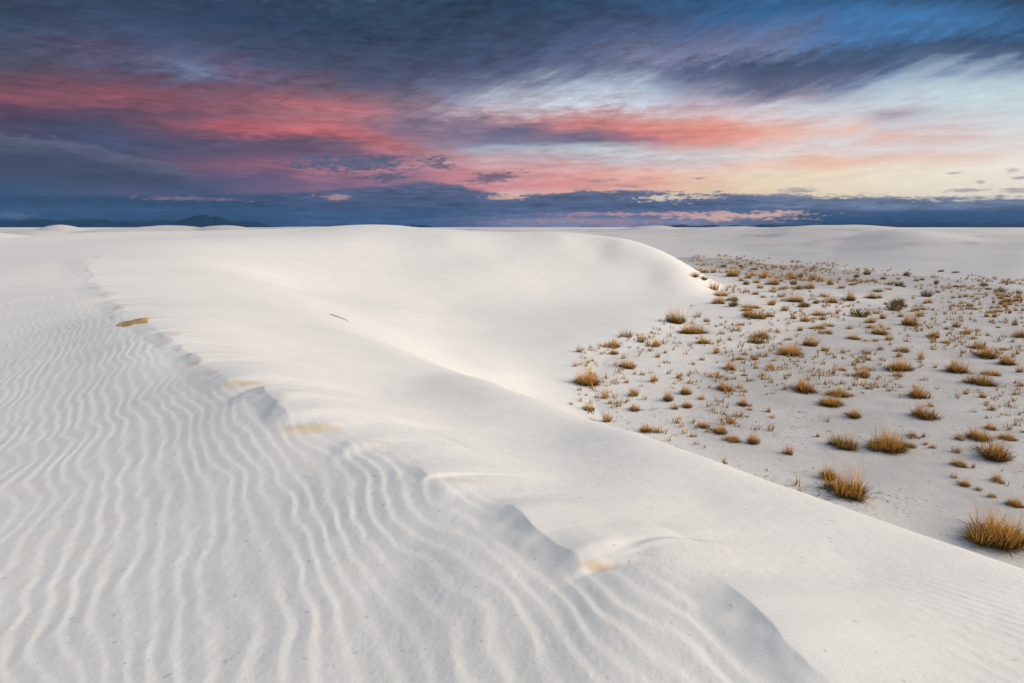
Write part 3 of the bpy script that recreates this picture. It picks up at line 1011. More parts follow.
class Blades:
    """tapering bent grass blades collected in one mesh"""

    def __init__(s):
        s.v, s.f, s.a, s.s = [], [], [], []

    def blade(s, x, y, z, ln, az_, lean, bend, wd, shade, segs=3):
        dxx, dyy = math.cos(az_), math.sin(az_)
        wx, wy = -dyy * wd, dxx * wd
        ph = rng.uniform(0, 6.28)
        wx, wy = math.cos(ph) * wd, math.sin(ph) * wd
        b0 = len(s.v)
        px, pz, an = 0.0, 0.0, lean
        for i in range(segs + 1):
            t = i / segs
            k = (1 - t) ** 0.7
            cx, cy_ = x + dxx * px, y + dyy * px
            if i < segs:
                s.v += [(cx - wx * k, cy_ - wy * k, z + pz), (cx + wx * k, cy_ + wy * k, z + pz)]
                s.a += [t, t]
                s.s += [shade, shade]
            else:
                s.v.append((cx, cy_, z + pz))
                s.a.append(1.0)
                s.s.append(shade)
            px += math.sin(an) * ln / segs
            pz += math.cos(an) * ln / segs
            an = min(an + bend / segs, 2.2)
        for i in range(segs - 1):
            o = b0 + 2 * i
            s.f.append((o, o + 1, o + 3, o + 2))
        o = b0 + 2 * (segs - 1)
        s.f.append((o, o + 1, o + 2))

    def mesh(s, name, mat):
        me = bpy.data.meshes.new(name)
        me.from_pydata(s.v, [], s.f)
        for k, d in (('along', s.a), ('shade', s.s)):
            a = me.attributes.new(k, 'FLOAT', 'POINT')
            a.data.foreach_set('value', np.array(d, np.float32))
        me.materials.append(mat)
        return me


def tuft(B, cx, cy_, rad, ht, n, wd, spread=0.75, zb=0.0):
    for _ in range(n):
        q = math.sqrt(rng.random())
        a = rng.uniform(0, 6.283)
        x, y = cx + math.cos(a) * q * rad * 0.6, cy_ + math.sin(a) * q * rad * 0.6
        lean = q * spread * rng.uniform(0.35, 1.2)
        ln = ht * rng.uniform(0.45, 1.08) * (1.0 - 0.28 * q)
        B.blade(x, y, zb - 0.02 * ht, ln, a + rng.uniform(-0.5, 0.5), lean, rng.uniform(-0.05, 0.55), wd * rng.uniform(0.6, 1.3), rng.random())


def proto_tuft(n=110):                     # unit: width about 1, height about 1
    B = Blades()
    for k in range(4):
        tuft(B, rng.uniform(-.24, .24), rng.uniform(-.24, .24), 0.30, rng.choice((0.55, 0.75, 1.0)), n // 3, 0.016, 0.6)
    return B.mesh('grass_tuft', M_STRAW)


def proto_sparse(n=34):
    B = Blades()
    for _ in range(3):
        tuft(B, rng.uniform(-.3, .3), rng.uniform(-.3, .3), 0.22, rng.uniform(.6, 1.0), n // 3, 0.02, 0.6)
    return B.mesh('sparse_tuft', M_STRAW)


def proto_hummock(k=9, n=62, wd=0.0085, seed_=0):
    """several tufts grown together"""
    live, dead, stalk = Blades(), Blades(), Blades()
    for i in range(k):
        a = rng.uniform(0, 6.283)
        q = math.sqrt(rng.random()) * 0.40
        cx, cy_ = math.cos(a) * q, math.sin(a) * q
        tuft(live, cx, cy_, rng.uniform(0.10, 0.20), rng.choice((0.42, 0.6, 0.8, 0.95, 1.0)), int(n * rng.uniform(0.4, 1.0)), wd, rng.uniform(0.4, 0.75))
        for _ in range(int(n * 0.8)):
            aa = rng.uniform(0, 6.283)
            qq = rng.uniform(0, 0.16)
            dead.blade(cx + math.cos(aa) * qq, cy_ + math.sin(aa) * qq, 0, rng.uniform(0.2, 0.5), aa, rng.uniform(0.4, 1.35), rng.uniform(0, 0.9), wd * rng.uniform(0.9, 1.7), rng.random())
        for _ in range(5):
            aa = rng.uniform(0, 6.283)
            stalk.blade(cx + rng.uniform(-.08, .08), cy_ + rng.uniform(-.08, .08), 0.1, rng.uniform(0.85, 1.18), aa, rng.uniform(0.02, 0.3), rng.uniform(0, 0.25), wd * 0.6, 0.8 + 0.2 * rng.random())
    return live.mesh('blades', M_STRAW), dead.mesh('thatch', M_THATCH), stalk.mesh('seed_stalks', M_STRAW)


def proto_shrub(n=120):
    B = Blades()
    for _ in range(n):
        a = rng.uniform(0, 6.283)
        q = math.sqrt(rng.random())
        B.blade(math.cos(a) * q * 0.3, math.sin(a) * q * 0.3, 0, rng.uniform(0.5, 1.0) * (1 - 0.3 * q), a + rng.uniform(-.7, .7), q * rng.uniform(0.5, 1.1), rng.uniform(-.3, .4), 0.026, rng.random())
    return B.mesh('desert_shrub', M_SHRUB)


TUFTS = [proto_tuft(n) for n in (96, 76, 110, 84, 100)]
SPARSE = [proto_sparse() for _ in range(4)]
HUMMOCK = [proto_hummock(k) for k in (7, 9, 11, 8)]
WIDE = [proto_hummock(18, 64, 0.0075), proto_hummock(16, 64, 0.0075)]
SHRUB = [proto_shrub() for _ in range(3)]


def ground(x, y):
    a, b = np.array([x], float), np.array([y], float)
    p = plain_z(a, b)[0]
    d = dune_sheet_z(a, b)[0]
    f = far_z(a, b)[0]
    return max(p, d, f)


def ground_v(x, y):
    return np.maximum(np.maximum(plain_z(x, y), dune_sheet_z(x, y)), far_z(x, y))


def hit(px, py):
    """where the pixel's line of sight first meets the ground, beyond the near brink"""
    d = ray(px, py)
    d = d / d[1]
    ys = np.geomspace(7.5, 260, 900)
    zs = d[2] * ys
    g = ground_v(d[0] * ys, ys)
    below = np.nonzero(zs < g)[0]
    start = np.nonzero(zs > g)[0]
    if len(start) == 0:
        return None
    below = below[below > start[0]]
    if len(below) == 0:
        return None
    k = below[0]
    y = ys[k - 1] + (ys[k] - ys[k - 1]) * ((zs[k - 1] - g[k - 1]) / ((zs[k - 1] - g[k - 1]) - (zs[k] - g[k]) + 1e-9))
    return d[0] * y, y


# (x, base y, width, height[, type]) measured in enlarged crops of the photograph
Z8 = (780, 380, 3.414)
Z6 = (780, 220, 3.414)
Z5 = (540, 220, 3.415)
Z7 = (540, 360, 3.415)
ZA = (660, 255, 5.389)
ZB = (840, 255, 5.565)
RAW = []
NAMED = [  # the clumps one can single out: crop, x, y, w, h, type, label, short name used as an anchor by its neighbours
    (Z8, 735, 560, 205, 110, 'W', 'broad tall grass clump cut by the right picture edge, closest to the dune brink', 'the broad nearest clump'),
    (Z8, 222, 398, 135, 105, 'H', 'large round green-gold clump right above the white brink, leaning on a smaller one', 'the big round clump above the brink'),
    (Z8, 160, 340, 70, 65, 'H', 'smaller rounded clump touching the upper left of the big clump above the brink', None),
    (Z8, 722, 272, 130, 85, 'H', 'big dense olive-gold clump with several tufts crowded around it near the right edge', 'the dense crowded clump at right'),
    (Z8, 685, 205, 75, 48, 'H', 'medium clump directly behind the dense crowded clump at the right', None),
    (Z8, 365, 240, 130, 72, 'W', 'long low clump with two humps in the middle of the near plain', 'the long two-humped clump'),
    (Z8, 215, 234, 88, 62, 'H', 'medium clump with shadow at its left, left of the long two-humped clump', 'the medium clump left of the two-humped one'),
    (Z8, 505, 132, 85, 52, 'H', 'rounded clump with a small knob on top, behind the long two-humped clump', 'the knob-topped clump'),
    (Z8, 248, 130, 60, 42, 'H', 'compact round clump standing alone on bare sand, mid plain', 'the lone compact clump'),
    (Z8, 480, 62, 62, 46, 'H', 'bushy tuft just behind the rounded clump with a knob on top', None),
    (Z8, 165, 86, 85, 32, 'W', 'flat low clump at the front of a staggered trio left of centre plain', 'the flat front clump of the trio'),
    (Z8, 195, 56, 65, 32, 'H', 'middle clump of the staggered trio with a small tuft at its right', None),
    (Z8, 95, 42, 82, 48, 'H', 'rear clump of the staggered trio, pointed at its left end', 'the rear clump of the trio'),
    (Z8, 683, 17, 80, 42, 'H', 'dark bushy clump in front of the tall domed clump at the right', 'the dark bushy clump at right'),
    (Z6, 617, 522, 75, 46, 'H', 'tall domed clump behind the dark bushy one near the right side', 'the tall domed clump at right'),
    (Z6, 700, 472, 76, 42, 'H', 'wide olive clump with smaller tufts joined to its left', 'the wide olive clump at right'),
    (Z6, 785, 495, 50, 36, 'H', 'rounded clump right of the wide olive clump, near the picture edge', None),
    (Z6, 410, 513, 80, 36, 'W', 'wide spiky clump with a sparse tuft in front, centre of the plain', 'the wide spiky clump'),
    (Z6, 272, 536, 56, 36, 'H', 'slanting golden clump left of the wide spiky clump', 'the slanting golden clump'),
    (Z6, 30, 461, 70, 30, 'W', 'low flat-topped clump in the middle of open sand', 'the flat-topped clump'),
    (Z6, 450, 361, 46, 35, 'H', 'upright golden clump in a loose row running to the back of the plain', 'the upright golden clump'),
    (Z6, 340, 391, 42, 28, 'H', 'golden clump at the front of a dense diagonal chain of tufts', 'the front clump of the diagonal chain'),
    (Z6, 275, 331, 52, 20, 'S', 'low dark olive clump behind the diagonal chain of tufts', 'the low dark olive clump'),
    (Z6, 390, 309, 42, 22, 'S', 'dark brown clump in the loose row at the back of the plain', None),
    (Z6, 520, 403, 42, 26, 'H', 'small round clump alone on pale sand right of the loose row', 'the small round lone clump'),
    (Z6, 815, 402, 45, 28, 'H', 'rounded clump touching the right picture edge in the middle distance', None),
    (Z5, 462, 352, 56, 46, 'H', 'pale golden clump half buried in the foot of the big dune', 'the half-buried golden clump'),
    (Z5, 515, 387, 92, 28, 'W', 'long dark clump with a flat top beside the half-buried golden one', 'the long dark clump by the dune foot'),
    (Z5, 567, 422, 52, 22, 'H', 'low clump right of and in front of the long dark clump by the dune foot', None),
    (Z5, 297, 506, 54, 32, 'H', 'dark-based clump on the sand slope of the big dune foot', 'the dark-based clump on the slope'),
    (Z5, 165, 564, 88, 56, 'W', 'wide wispy pale clump highest on the sand at the dune foot', 'the wide wispy clump'),
    (Z5, 293, 401, 46, 30, 'T', 'wispy tuft at the upper edge of the tufts on the dune foot', 'the wispy upper tuft'),
    (Z5, 655, 513, 44, 32, 'H', 'compact rounded clump with crisp shadow, alone among tiny tufts', 'the compact clump among tiny tufts'),
    (Z5, 845, 461, 78, 27, 'W', 'wide low clump right of the pair standing one behind the other', 'the wide low clump'),
    (Z5, 745, 404, 62, 32, 'H', 'rear clump of a pair standing one behind the other', None),
    (Z5, 742, 422, 50, 16, 'S', 'dark front clump of a pair standing one behind the other', 'the stacked pair'),
    (Z5, 222, 611, 42, 32, 'T', 'small leaning tuft under the wide wispy clump', None),
    (Z5, 318, 603, 52, 32, 'T', 'leaning tuft with a bare stalk at its left on the dune foot', 'the leaning tuft'),
    (Z5, 435, 619, 46, 45, 'H', 'left clump of the tight cluster on the near dune foot', 'the tight cluster on the dune foot'),
    (Z5, 495, 596, 52, 40, 'H', 'rear clump of the tight cluster on the near dune foot', None),
    (Z5, 500, 641, 46, 30, 'H', 'front right clump of the tight cluster on the near dune foot', None),
    (Z5, 640, 583, 62, 32, 'H', 'pair-like clump on open sand right of the tight cluster', 'the pair-like clump'),
    (Z7, 235, 214, 46, 42, 'T', 'upright tuft rising behind the white brink at its upper end', 'the upright tuft behind the brink'),
    (Z7, 360, 246, 62, 32, 'H', 'broad half of a twin tuft close behind the white brink', 'the twin tuft'),
    (Z7, 398, 251, 36, 36, 'T', 'narrow half of a twin tuft close behind the white brink', None),
    (Z7, 610, 252, 68, 36, 'H', 'wide ragged clump in a loose line above the brink', 'the wide ragged clump'),
    (Z7, 655, 279, 56, 28, 'H', 'low clump at the front of the loose line above the brink', None),
    (Z7, 725, 286, 56, 50, 'H', 'dense round clump at the right end of the loose line above the brink', 'the dense round clump'),
    (Z7, 845, 322, 46, 42, 'T', 'ragged tuft standing alone between brink and the lone compact clump', 'the ragged lone tuft'),
    (Z7, 580, 372, 66, 32, 'T', 'tuft half hidden behind the white brink, only its tips showing', 'the tuft half hidden by the brink'),
    (Z7, 655, 219, 42, 32, 'T', 'spiky tuft at the back of the loose line above the brink', None),
    (Z7, 690, 157, 42, 36, 'H', 'bushy tuft with two thin stalks above the loose line', 'the bushy tuft with stalks'),
]
for z, rows in ((Z8, ((725, 170, 40, 25), (775, 205, 50, 30), (610, 205, 35, 30), (605, 250, 35, 30), (610, 295, 45, 35), (660, 300, 20, 25), (590, 335, 30, 25), (625, 362, 50, 30), (672, 378, 35, 20), (737, 348, 40, 35), (715, 402, 30, 27), (735, 402, 20, 18), (800, 432, 50, 40), (440, 230, 40, 25), (450, 198, 40, 25), (490, 195, 22, 22), (520, 235, 30, 20), (495, 222, 20, 15), (25, 250, 40, 40), (130, 195, 20, 22), (170, 178, 12, 20, 'P'), (160, 145, 20, 40, 'P'), (515, 92, 30, 20), (240, 55, 40, 16), (305, 32, 30, 26), (355, 25, 20, 15), (222, 15, 15, 12, 'P'), (605, 58, 20, 22, 'P'), (637, 50, 22, 20), (697, 62, 36, 26), (720, 103, 36, 30), (757, 118, 30, 15, 'P'), (820, 22, 30, 15), (425, 87, 10, 10, 'P'))),
                (Z6, ((670, 440, 60, 25), (645, 445, 20, 15), (765, 445, 30, 15), (817, 520, 30, 25), (720, 530, 50, 22), (600, 366, 26, 25), (585, 391, 18, 15), (637, 390, 22, 18), (660, 406, 20, 12), (555, 421, 38, 13), (482, 478, 26, 42), (405, 536, 36, 22), (405, 470, 26, 25), (410, 450, 50, 20), (500, 548, 18, 20), (355, 572, 18, 12), (180, 525, 20, 25), (215, 515, 30, 15), (225, 560, 20, 18), (118, 486, 22, 12, 'P'), (268, 488, 25, 20), (58, 501, 18, 22, 'P'), (345, 475, 25, 12, 'P'), (295, 458, 32, 22), (342, 445, 30, 20), (330, 415, 30, 12), (363, 410, 28, 20), (290, 415, 20, 10), (218, 456, 36, 30, 'P'), (152, 448, 25, 20), (103, 430, 40, 36), (30, 410, 30, 10), (68, 378, 25, 18), (250, 408, 40, 18), (155, 388, 40, 16), (125, 372, 45, 18), (100, 345, 30, 15), (85, 348, 30, 25), (235, 372, 30, 18), (195, 320, 20, 18), (475, 330, 30, 20), (425, 356, 16, 13), (310, 370, 36, 14), (307, 352, 36, 20), (355, 338, 26, 20), (323, 320, 28, 18), (400, 290, 40, 18, 'S'), (420, 296, 16, 10, 'S'), (410, 331, 22, 16), (460, 311, 30, 14), (235, 276, 40, 32), (185, 283, 40, 18), (150, 296, 20, 10), (150, 262, 26, 15), (230, 296, 20, 8), (80, 298, 36, 16, 'S'), (50, 280, 40, 26), (12, 310, 30, 20), (10, 276, 26, 12), (15, 235, 36, 12), (500, 262, 32, 20, 'S'), (310, 268, 40, 20))),
                (Z5, ((345, 418, 36, 25), (383, 432, 40, 28), (137, 452, 30, 28), (175, 438, 20, 22, 'P'), (240, 436, 60, 26), (250, 459, 40, 22), (127, 500, 40, 34, 'P'), (405, 470, 26, 24), (602, 456, 30, 24), (737, 480, 30, 25), (795, 509, 22, 24), (652, 276, 40, 18), (660, 296, 30, 18, 'S'), (605, 286, 42, 24), (785, 291, 36, 22), (820, 276, 36, 12), (870, 286, 40, 32), (825, 306, 50, 16), (735, 336, 62, 32), (700, 326, 30, 16), (720, 301, 50, 13), (785, 331, 26, 18), (570, 349, 26, 16), (530, 333, 36, 32, 'P'), (395, 391, 30, 16, 'P'), (295, 558, 26, 20), (390, 553, 36, 28), (470, 542, 28, 24), (460, 646, 36, 22), (330, 651, 44, 26), (165, 651, 40, 30), (100, 629, 40, 18, 'P'), (550, 613, 36, 24), (680, 631, 46, 32), (760, 534, 32, 22), (697, 533, 22, 16), (607, 541, 20, 26), (780, 656, 20, 26), (715, 651, 26, 13), (440, 490, 40, 24, 'P'), (525, 495, 22, 14), (555, 480, 24, 18), (565, 530, 14, 20, 'P'), (500, 460, 20, 20, 'P'), (620, 505, 18, 14), (680, 478, 34, 14), (430, 455, 20, 16), (380, 525, 18, 24, 'P'), (350, 530, 16, 16, 'P'))),
                (Z7, ((168, 216, 42, 22), (525, 263, 30, 24), (558, 232, 42, 28), (780, 180, 24, 28), (795, 200, 30, 12), (710, 197, 20, 14), (640, 200, 14, 18, 'P'), (720, 160, 26, 16), (105, 152, 40, 16, 'P'))),
                (ZA, ((250, 363, 36, 27, 'S'), (200, 341, 42, 36), (310, 266, 62, 32), (295, 191, 52, 50), (325, 221, 62, 26), (388, 251, 56, 32), (400, 281, 46, 25), (435, 271, 26, 12), (235, 136, 36, 18, 'S'), (185, 121, 52, 26), (245, 96, 40, 24), (290, 96, 50, 30), (400, 116, 62, 36), (370, 95, 40, 20), (340, 66, 32, 13, 'S'), (437, 66, 20, 11, 'S'), (505, 81, 26, 11, 'S'), (475, 126, 42, 30), (465, 161, 30, 18, 'S'), (440, 141, 36, 22), (520, 151, 42, 22), (535, 181, 46, 26), (570, 101, 30, 20), (555, 126, 46, 36), (600, 161, 62, 40), (655, 143, 30, 22), (615, 201, 52, 26), (670, 183, 56, 18), (518, 213, 42, 22), (455, 201, 30, 16), (655, 226, 52, 26), (660, 251, 56, 22, 'S'), (730, 257, 66, 50), (775, 282, 52, 26, 'S'), (597, 272, 56, 36), (560, 231, 42, 16), (480, 301, 62, 22), (510, 346, 72, 60), (550, 341, 52, 32), (440, 331, 62, 26), (595, 333, 32, 26), (655, 301, 76, 28), (690, 111, 42, 22), (715, 131, 46, 40), (720, 161, 32, 22, 'S'), (755, 121, 26, 18, 'S'), (785, 116, 26, 22), (825, 136, 36, 42), (855, 141, 32, 26), (915, 161, 32, 32), (790, 181, 62, 30), (740, 186, 26, 13, 'S'), (815, 221, 26, 18), (895, 222, 46, 28), (940, 259, 62, 36), (880, 286, 36, 22), (840, 263, 26, 16, 'S'), (970, 181, 52, 22), (1010, 236, 36, 42), (1010, 281, 36, 18), (850, 326, 82, 26), (870, 351, 52, 30), (780, 351, 56, 36), (805, 363, 32, 18), (720, 346, 42, 36), (680, 383, 26, 16), (605, 381, 26, 22), (755, 409, 42, 36), (850, 402, 72, 36), (890, 422, 62, 26), (920, 387, 46, 22), (1010, 399, 32, 26), (960, 312, 42, 32), (635, 421, 36, 22), (430, 381, 52, 20), (420, 412, 72, 40, 'P'), (370, 402, 22, 32, 'P'), (330, 342, 26, 26, 'P'), (325, 426, 32, 22))),
                (ZB, ((150, 111, 36, 22, 'S'), (50, 106, 22, 18), (92, 126, 26, 18, 'S'), (78, 143, 32, 9, 'S'), (65, 168, 32, 10, 'S'), (240, 136, 26, 13, 'S'), (280, 116, 62, 22, 'P'), (372, 116, 36, 18, 'S'), (330, 136, 32, 13), (425, 146, 42, 18), (455, 141, 22, 12, 'S'), (330, 173, 42, 22, 'S'), (275, 166, 32, 10, 'S'), (355, 179, 20, 9, 'S'), (533, 163, 22, 22, 'S'), (603, 166, 18, 20), (645, 179, 32, 10, 'S'), (563, 93, 26, 9, 'S'), (645, 99, 32, 8, 'S'), (800, 173, 36, 15, 'S'), (825, 193, 32, 10, 'S'), (890, 206, 46, 20, 'S'), (995, 216, 26, 15, 'S'), (270, 193, 42, 12), (210, 206, 46, 14, 'S'), (575, 186, 22, 16), (550, 211, 32, 18), (478, 232, 46, 30), (490, 269, 46, 26), (165, 241, 66, 30), (55, 247, 62, 46), (45, 291, 36, 20), (225, 241, 36, 26), (305, 307, 66, 36), (318, 276, 52, 20, 'S'), (352, 291, 26, 15, 'S'), (410, 316, 42, 22), (440, 346, 52, 30), (400, 387, 66, 46), (375, 398, 32, 18), (335, 351, 42, 42), (245, 356, 42, 32), (195, 329, 46, 32), (505, 306, 22, 15), (470, 306, 36, 16), (570, 266, 18, 16), (590, 414, 26, 10, 'S'), (650, 400, 42, 46), (705, 441, 36, 32), (618, 441, 32, 26), (840, 375, 22, 10, 'S'), (875, 336, 22, 16), (880, 406, 20, 9, 'S'), (970, 392, 32, 42), (920, 265, 44, 12, 'S')))):
    for r_ in rows:
        RAW.append((z, *r_[:4], r_[4] if len(r_) > 4 else ('H' if r_[2] / z[2] > 11 else ('T' if r_[2] / z[2] > 5.5 else 'P'))))
# the straw thickets at the far right: dense small tufts
for _ in range(26):
    RAW.append((ZB, rng.uniform(620, 775), rng.uniform(225, 305), rng.uniform(16, 34), rng.uniform(14, 24), 'T'))
for _ in range(44):
    RAW.append((ZB, rng.uniform(800, 1020), rng.uniform(228, 350), rng.uniform(16, 40), rng.uniform(14, 30), 'T'))

clumps = []           # dicts: px, py, w, h (pixels), type, label, short


def add_clump(z, X_, Y_, w, h, typ, label=None, short=None):
    px, py, w, h = z[0] + X_ / z[2], z[1] + Y_ / z[2], w / z[2], h / z[2]
    if label is None:
        for c in clumps:
            if abs(c['px'] - px) < 0.42 * max(w, c['w']) and abs(c['py'] - py) < 0.5 * max(h, c['h']):
                return
    p = hit(px, py)
    if p is None:
        return
    clumps.append(dict(px=px, py=py, w=w, h=h, t=typ, label=label, short=short, x=p[0], y=p[1], r=math.hypot(*p)))


for n in NAMED:
    add_clump(*n)
for r_ in RAW:
    add_clump(*r_)
print('clumps', len(clumps))


def mesh_obj(name, me, parent=None):
    o = bpy.data.objects.new(name, me)
    COL.objects.link(o)
    if parent is not None:
        o.parent = parent
    return o


GROUP = 'dry grass clumps scattered on the plain'
protos = {}


def make_hummock(k, wide):
    """a grown-together clump: an Empty with blades, thatch and seed stalks"""
    key = ('W' if wide else 'H', k)
    if key in protos:
        src = protos[key]
        o = src.copy()
        COL.objects.link(o)
        for ch in src.children:
            c = ch.copy()
            COL.objects.link(c)
            c.parent = o
        return o
    o = bpy.data.objects.new('grass_clump', None)
    o.empty_display_size = 0.2
    COL.objects.link(o)
    for nm, me in zip(('blades', 'thatch', 'seed_stalks'), (WIDE if wide else HUMMOCK)[k]):
        mesh_obj(nm, me, o)
    protos[key] = o
    return o


for i, c in enumerate(clumps):
    k = rng.random()
    ppm = F * (0.98 if c['r'] else 1) / (c['y'] * CP + 6.0 * SP)       # pixels per metre at that depth
    far_k = 1.0 + 0.35 * min(max((c['r'] - 14) / 30, 0), 1)
    wm, hm = c['w'] / ppm * (1.0 + 0.25 * min(max((c['r'] - 14) / 30, 0), 1)), c['h'] / ppm * 1.28 * far_k * (1.15 if c['t'] == 'S' else 1.0)
    t = c['t']
    big = t in 'HW' and c['w'] > 9
    if big:
        o = make_hummock(int(k * (2 if t == 'W' else 4)), t == 'W')
        o.scale = (wm * 0.92, max(min(wm, hm * 1.5), wm * 0.5) * 0.92, hm * 0.82)
    else:
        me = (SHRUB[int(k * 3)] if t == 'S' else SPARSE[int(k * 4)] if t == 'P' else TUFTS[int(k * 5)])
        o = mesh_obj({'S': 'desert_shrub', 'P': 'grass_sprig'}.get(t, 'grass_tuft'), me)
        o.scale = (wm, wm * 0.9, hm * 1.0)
    dep = o.scale[1] * 0.4
    # the measured base is the front edge, so step back by half the clump's depth
    o.location = (c['x'] * (1 + dep * 0.5 / c['r']), c['y'] * (1 + dep * 0.5 / c['r']), 0)
    o.location.z = ground(o.location.x, o.location.y) - 0.015
    o.rotation_euler = (0, 0, rng.uniform(-0.35, 0.35) if big else rng.uniform(0, 6.28))
    c['o'] = o

# labels: named clumps first, then near tufts described against the nearest named clump, the far ones by zone
anchors = [c for c in clumps if c['short']]
taken = {}
for c in clumps:
    o = c['o']
    o['group'] = GROUP
    o['category'] = 'shrub' if c['t'] == 'S' else 'grass'
    if c['label']:
        o['label'] = c['label']
        continue
    c['kindword'] = {'S': 'dark low shrub', 'P': 'thin sparse sprig', 'T': 'straw tuft', 'H': 'golden clump', 'W': 'wide golden clump'}[c['t']]
farsets = {}
for c in sorted([c for c in clumps if not c['label']], key=lambda c: c['r']):
    o = c['o']
    if c['r'] < 46:
        a = min(anchors, key=lambda a: math.hypot((a['px'] - c['px']), 2.2 * (a['py'] - c['py'])))
        ddx, ddy = c['px'] - a['px'], 2.2 * (c['py'] - a['py'])
        rel = ('right of' if ddx > 0 else 'left of') if abs(ddx) > abs(ddy) else ('in front of' if ddy > 0 else 'behind')
        taken.setdefault((id(a), rel, c['kindword']), []).append((math.hypot(ddx, ddy), c, a, rel))
    elif c['r'] < 1e9:
        px, py = c['px'], c['py']
        zone = ('dune nose' if px < 740 else 'mid left plain' if px < 800 else 'plain middle' if px < 870 else 'mid right plain' if px < 940 else 'first straw thicket' if px < 978 else 'edge straw thicket')
        row = 'last row under pale dunes' if py < 273 else 'short of last row' if py < 284 else 'well short of last row' if py < 299 else 'nearer than those rows'
        farsets.setdefault((c['kindword'], zone, row), []).append(c)
ORD = ['nearest', 'second', 'third', 'fourth', 'fifth', 'sixth', 'seventh', 'eighth', 'ninth', 'tenth']
RANK = ['leftmost', 'second from left', 'third from left', 'fourth from left', 'fifth from left', 'sixth from left', 'seventh from left', 'eighth from left', 'ninth from left']
for (kw, zone, row), lst in farsets.items():
    lst.sort(key=lambda c: c['px'])
    for i, c in enumerate(lst):
        c['o']['group'] = f"distant {kw}s, {zone}, {row}"
        if len(lst) == 1:
            c['o']['label'] = f"lone distant {kw}, {zone}, {row}"
        elif len(lst) <= 9:
            c['o']['label'] = f"{RANK[i]} of distant {kw}s, {zone}, {row}"
        else:
            c['o']['label'] = f"distant {kw}, {zone}, {row}"
for (aid, rel, kw), lst in taken.items():
    lst.sort(key=lambda q: q[0])
    for i, (d_, c, a, rel) in enumerate(lst):
        if len(lst) == 1:
            c['o']['label'] = f"{kw} {rel} {a['short']}"
        else:
            c['o']['label'] = f"{kw} {rel} {a['short']}, {ORD[min(i, 9)]} to it" if i == 0 else f"{kw} {rel} {a['short']}, {ORD[min(i, 9)]} away from it"

# ------------------------------------------------------------------ uncountable small growth and litter
S = Blades()
npr = np.random.RandomState(3)
cnt = 0
cand = []
while len(cand) < 14500:
    y = math.exp(npr.uniform(math.log(11), math.log(125))) if len(cand) < 9700 else npr.uniform(55, 108)
    x = npr.uniform(-0.1, 1.5) * y
    cand.append((x, y))
cx = np.array([c[0] for c in cand])
cy_ = np.array([c[1] for c in cand])
dens = np.clip(fbm(cx * 0.16, cy_ * 0.12, 201, 3) * 4.5 + 0.35, 0, 1)
du = dune_sheet_z(cx, cy_) - plain_z(cx, cy_)
fa = far_z(cx, cy_) - plain_z(cx, cy_)
gz = ground_v(cx, cy_)
pick = (npr.rand(len(cx)) < dens) & (du < 0.10) & (fa < 0.3) & (polyline(FOOT, cx, cy_)[0] > 0.0)
for x, y, z in zip(cx[pick], cy_[pick], gz[pick]):
    sc = rng.uniform(0.10, 0.26) * (1 + 0.017 * y)
    for _ in range(rng.randint(5, 12)):
        a = rng.uniform(0, 6.283)
        S.blade(x + rng.uniform(-.3, .3) * sc, y + rng.uniform(-.3, .3) * sc, z - 0.01, sc * rng.uniform(0.5, 1.1), a, rng.uniform(0.05, 0.8), rng.uniform(0, .5), 0.026 * sc + 0.00030 * y, rng.random(), 2)
o = mesh_obj('sparse_grass', S.mesh('sparse_grass', M_STRAW))
o['kind'] = 'stuff'
o['label'] = 'tiny stray grass sprigs between the clumps on the plain'

T = Blades()
nx_ = []
for _ in range(9000):
    y = math.exp(npr.uniform(math.log(8), math.log(70)))
    nx_.append((npr.uniform(-0.05, 1.05) * y, y))
cx = np.array([c[0] for c in nx_])
cy_ = np.array([c[1] for c in nx_])
dens = np.clip(fbm(cx * 0.3, cy_ * 0.3, 231, 3) * 3.4 + 0.35, 0, 1)
du = dune_sheet_z(cx, cy_) - plain_z(cx, cy_)
gz = plain_z(cx, cy_)
pick = (npr.rand(len(cx)) < dens) & (du < 0.0)
for x, y, z in zip(cx[pick], cy_[pick], gz[pick]):
    T.blade(x, y, z + 0.006, rng.uniform(0.05, 0.20), rng.uniform(0, 6.28), rng.uniform(1.1, 1.5), rng.uniform(0.0, 0.3), rng.uniform(0.007, 0.016), rng.random(), 2)
o = mesh_obj('plant_litter', T.mesh('plant_litter', M_THATCH))
o['kind'] = 'stuff'
o['label'] = 'dark twigs and plant litter strewn over the plain'


# ------------------------------------------------------------------ two yellow crusts laid bare by the wind
def crust_material():
    m, b = new_mat('ochre sand crust')
    P = obj_xyz()
    n = noise(P, 18.0, 4, 0.6)
    n2 = noise(vec(X(obj_sep(P, 0)) * 2.0, X(obj_sep(P, 1)) * 30.0, 0.0), 1.0, 3, 0.6)
    c = mixc(n.smooth(0.3, 0.7), (0.46, 0.29, 0.12), (0.64, 0.44, 0.21))
    c = mixc(n2.smooth(0.5, 0.62) * 0.55, c, (0.32, 0.17, 0.06))
    X.nt.links.new(c, b.inputs['Base Color'])
    bump(b, n, 0.6, 0.02)
    return m


def obj_sep(P, i):
    n = X.nt.nodes.new('ShaderNodeSeparateXYZ')
    X.nt.links.new(P, n.inputs[0])
    return n.outputs[i]


M_CRUST = crust_material()


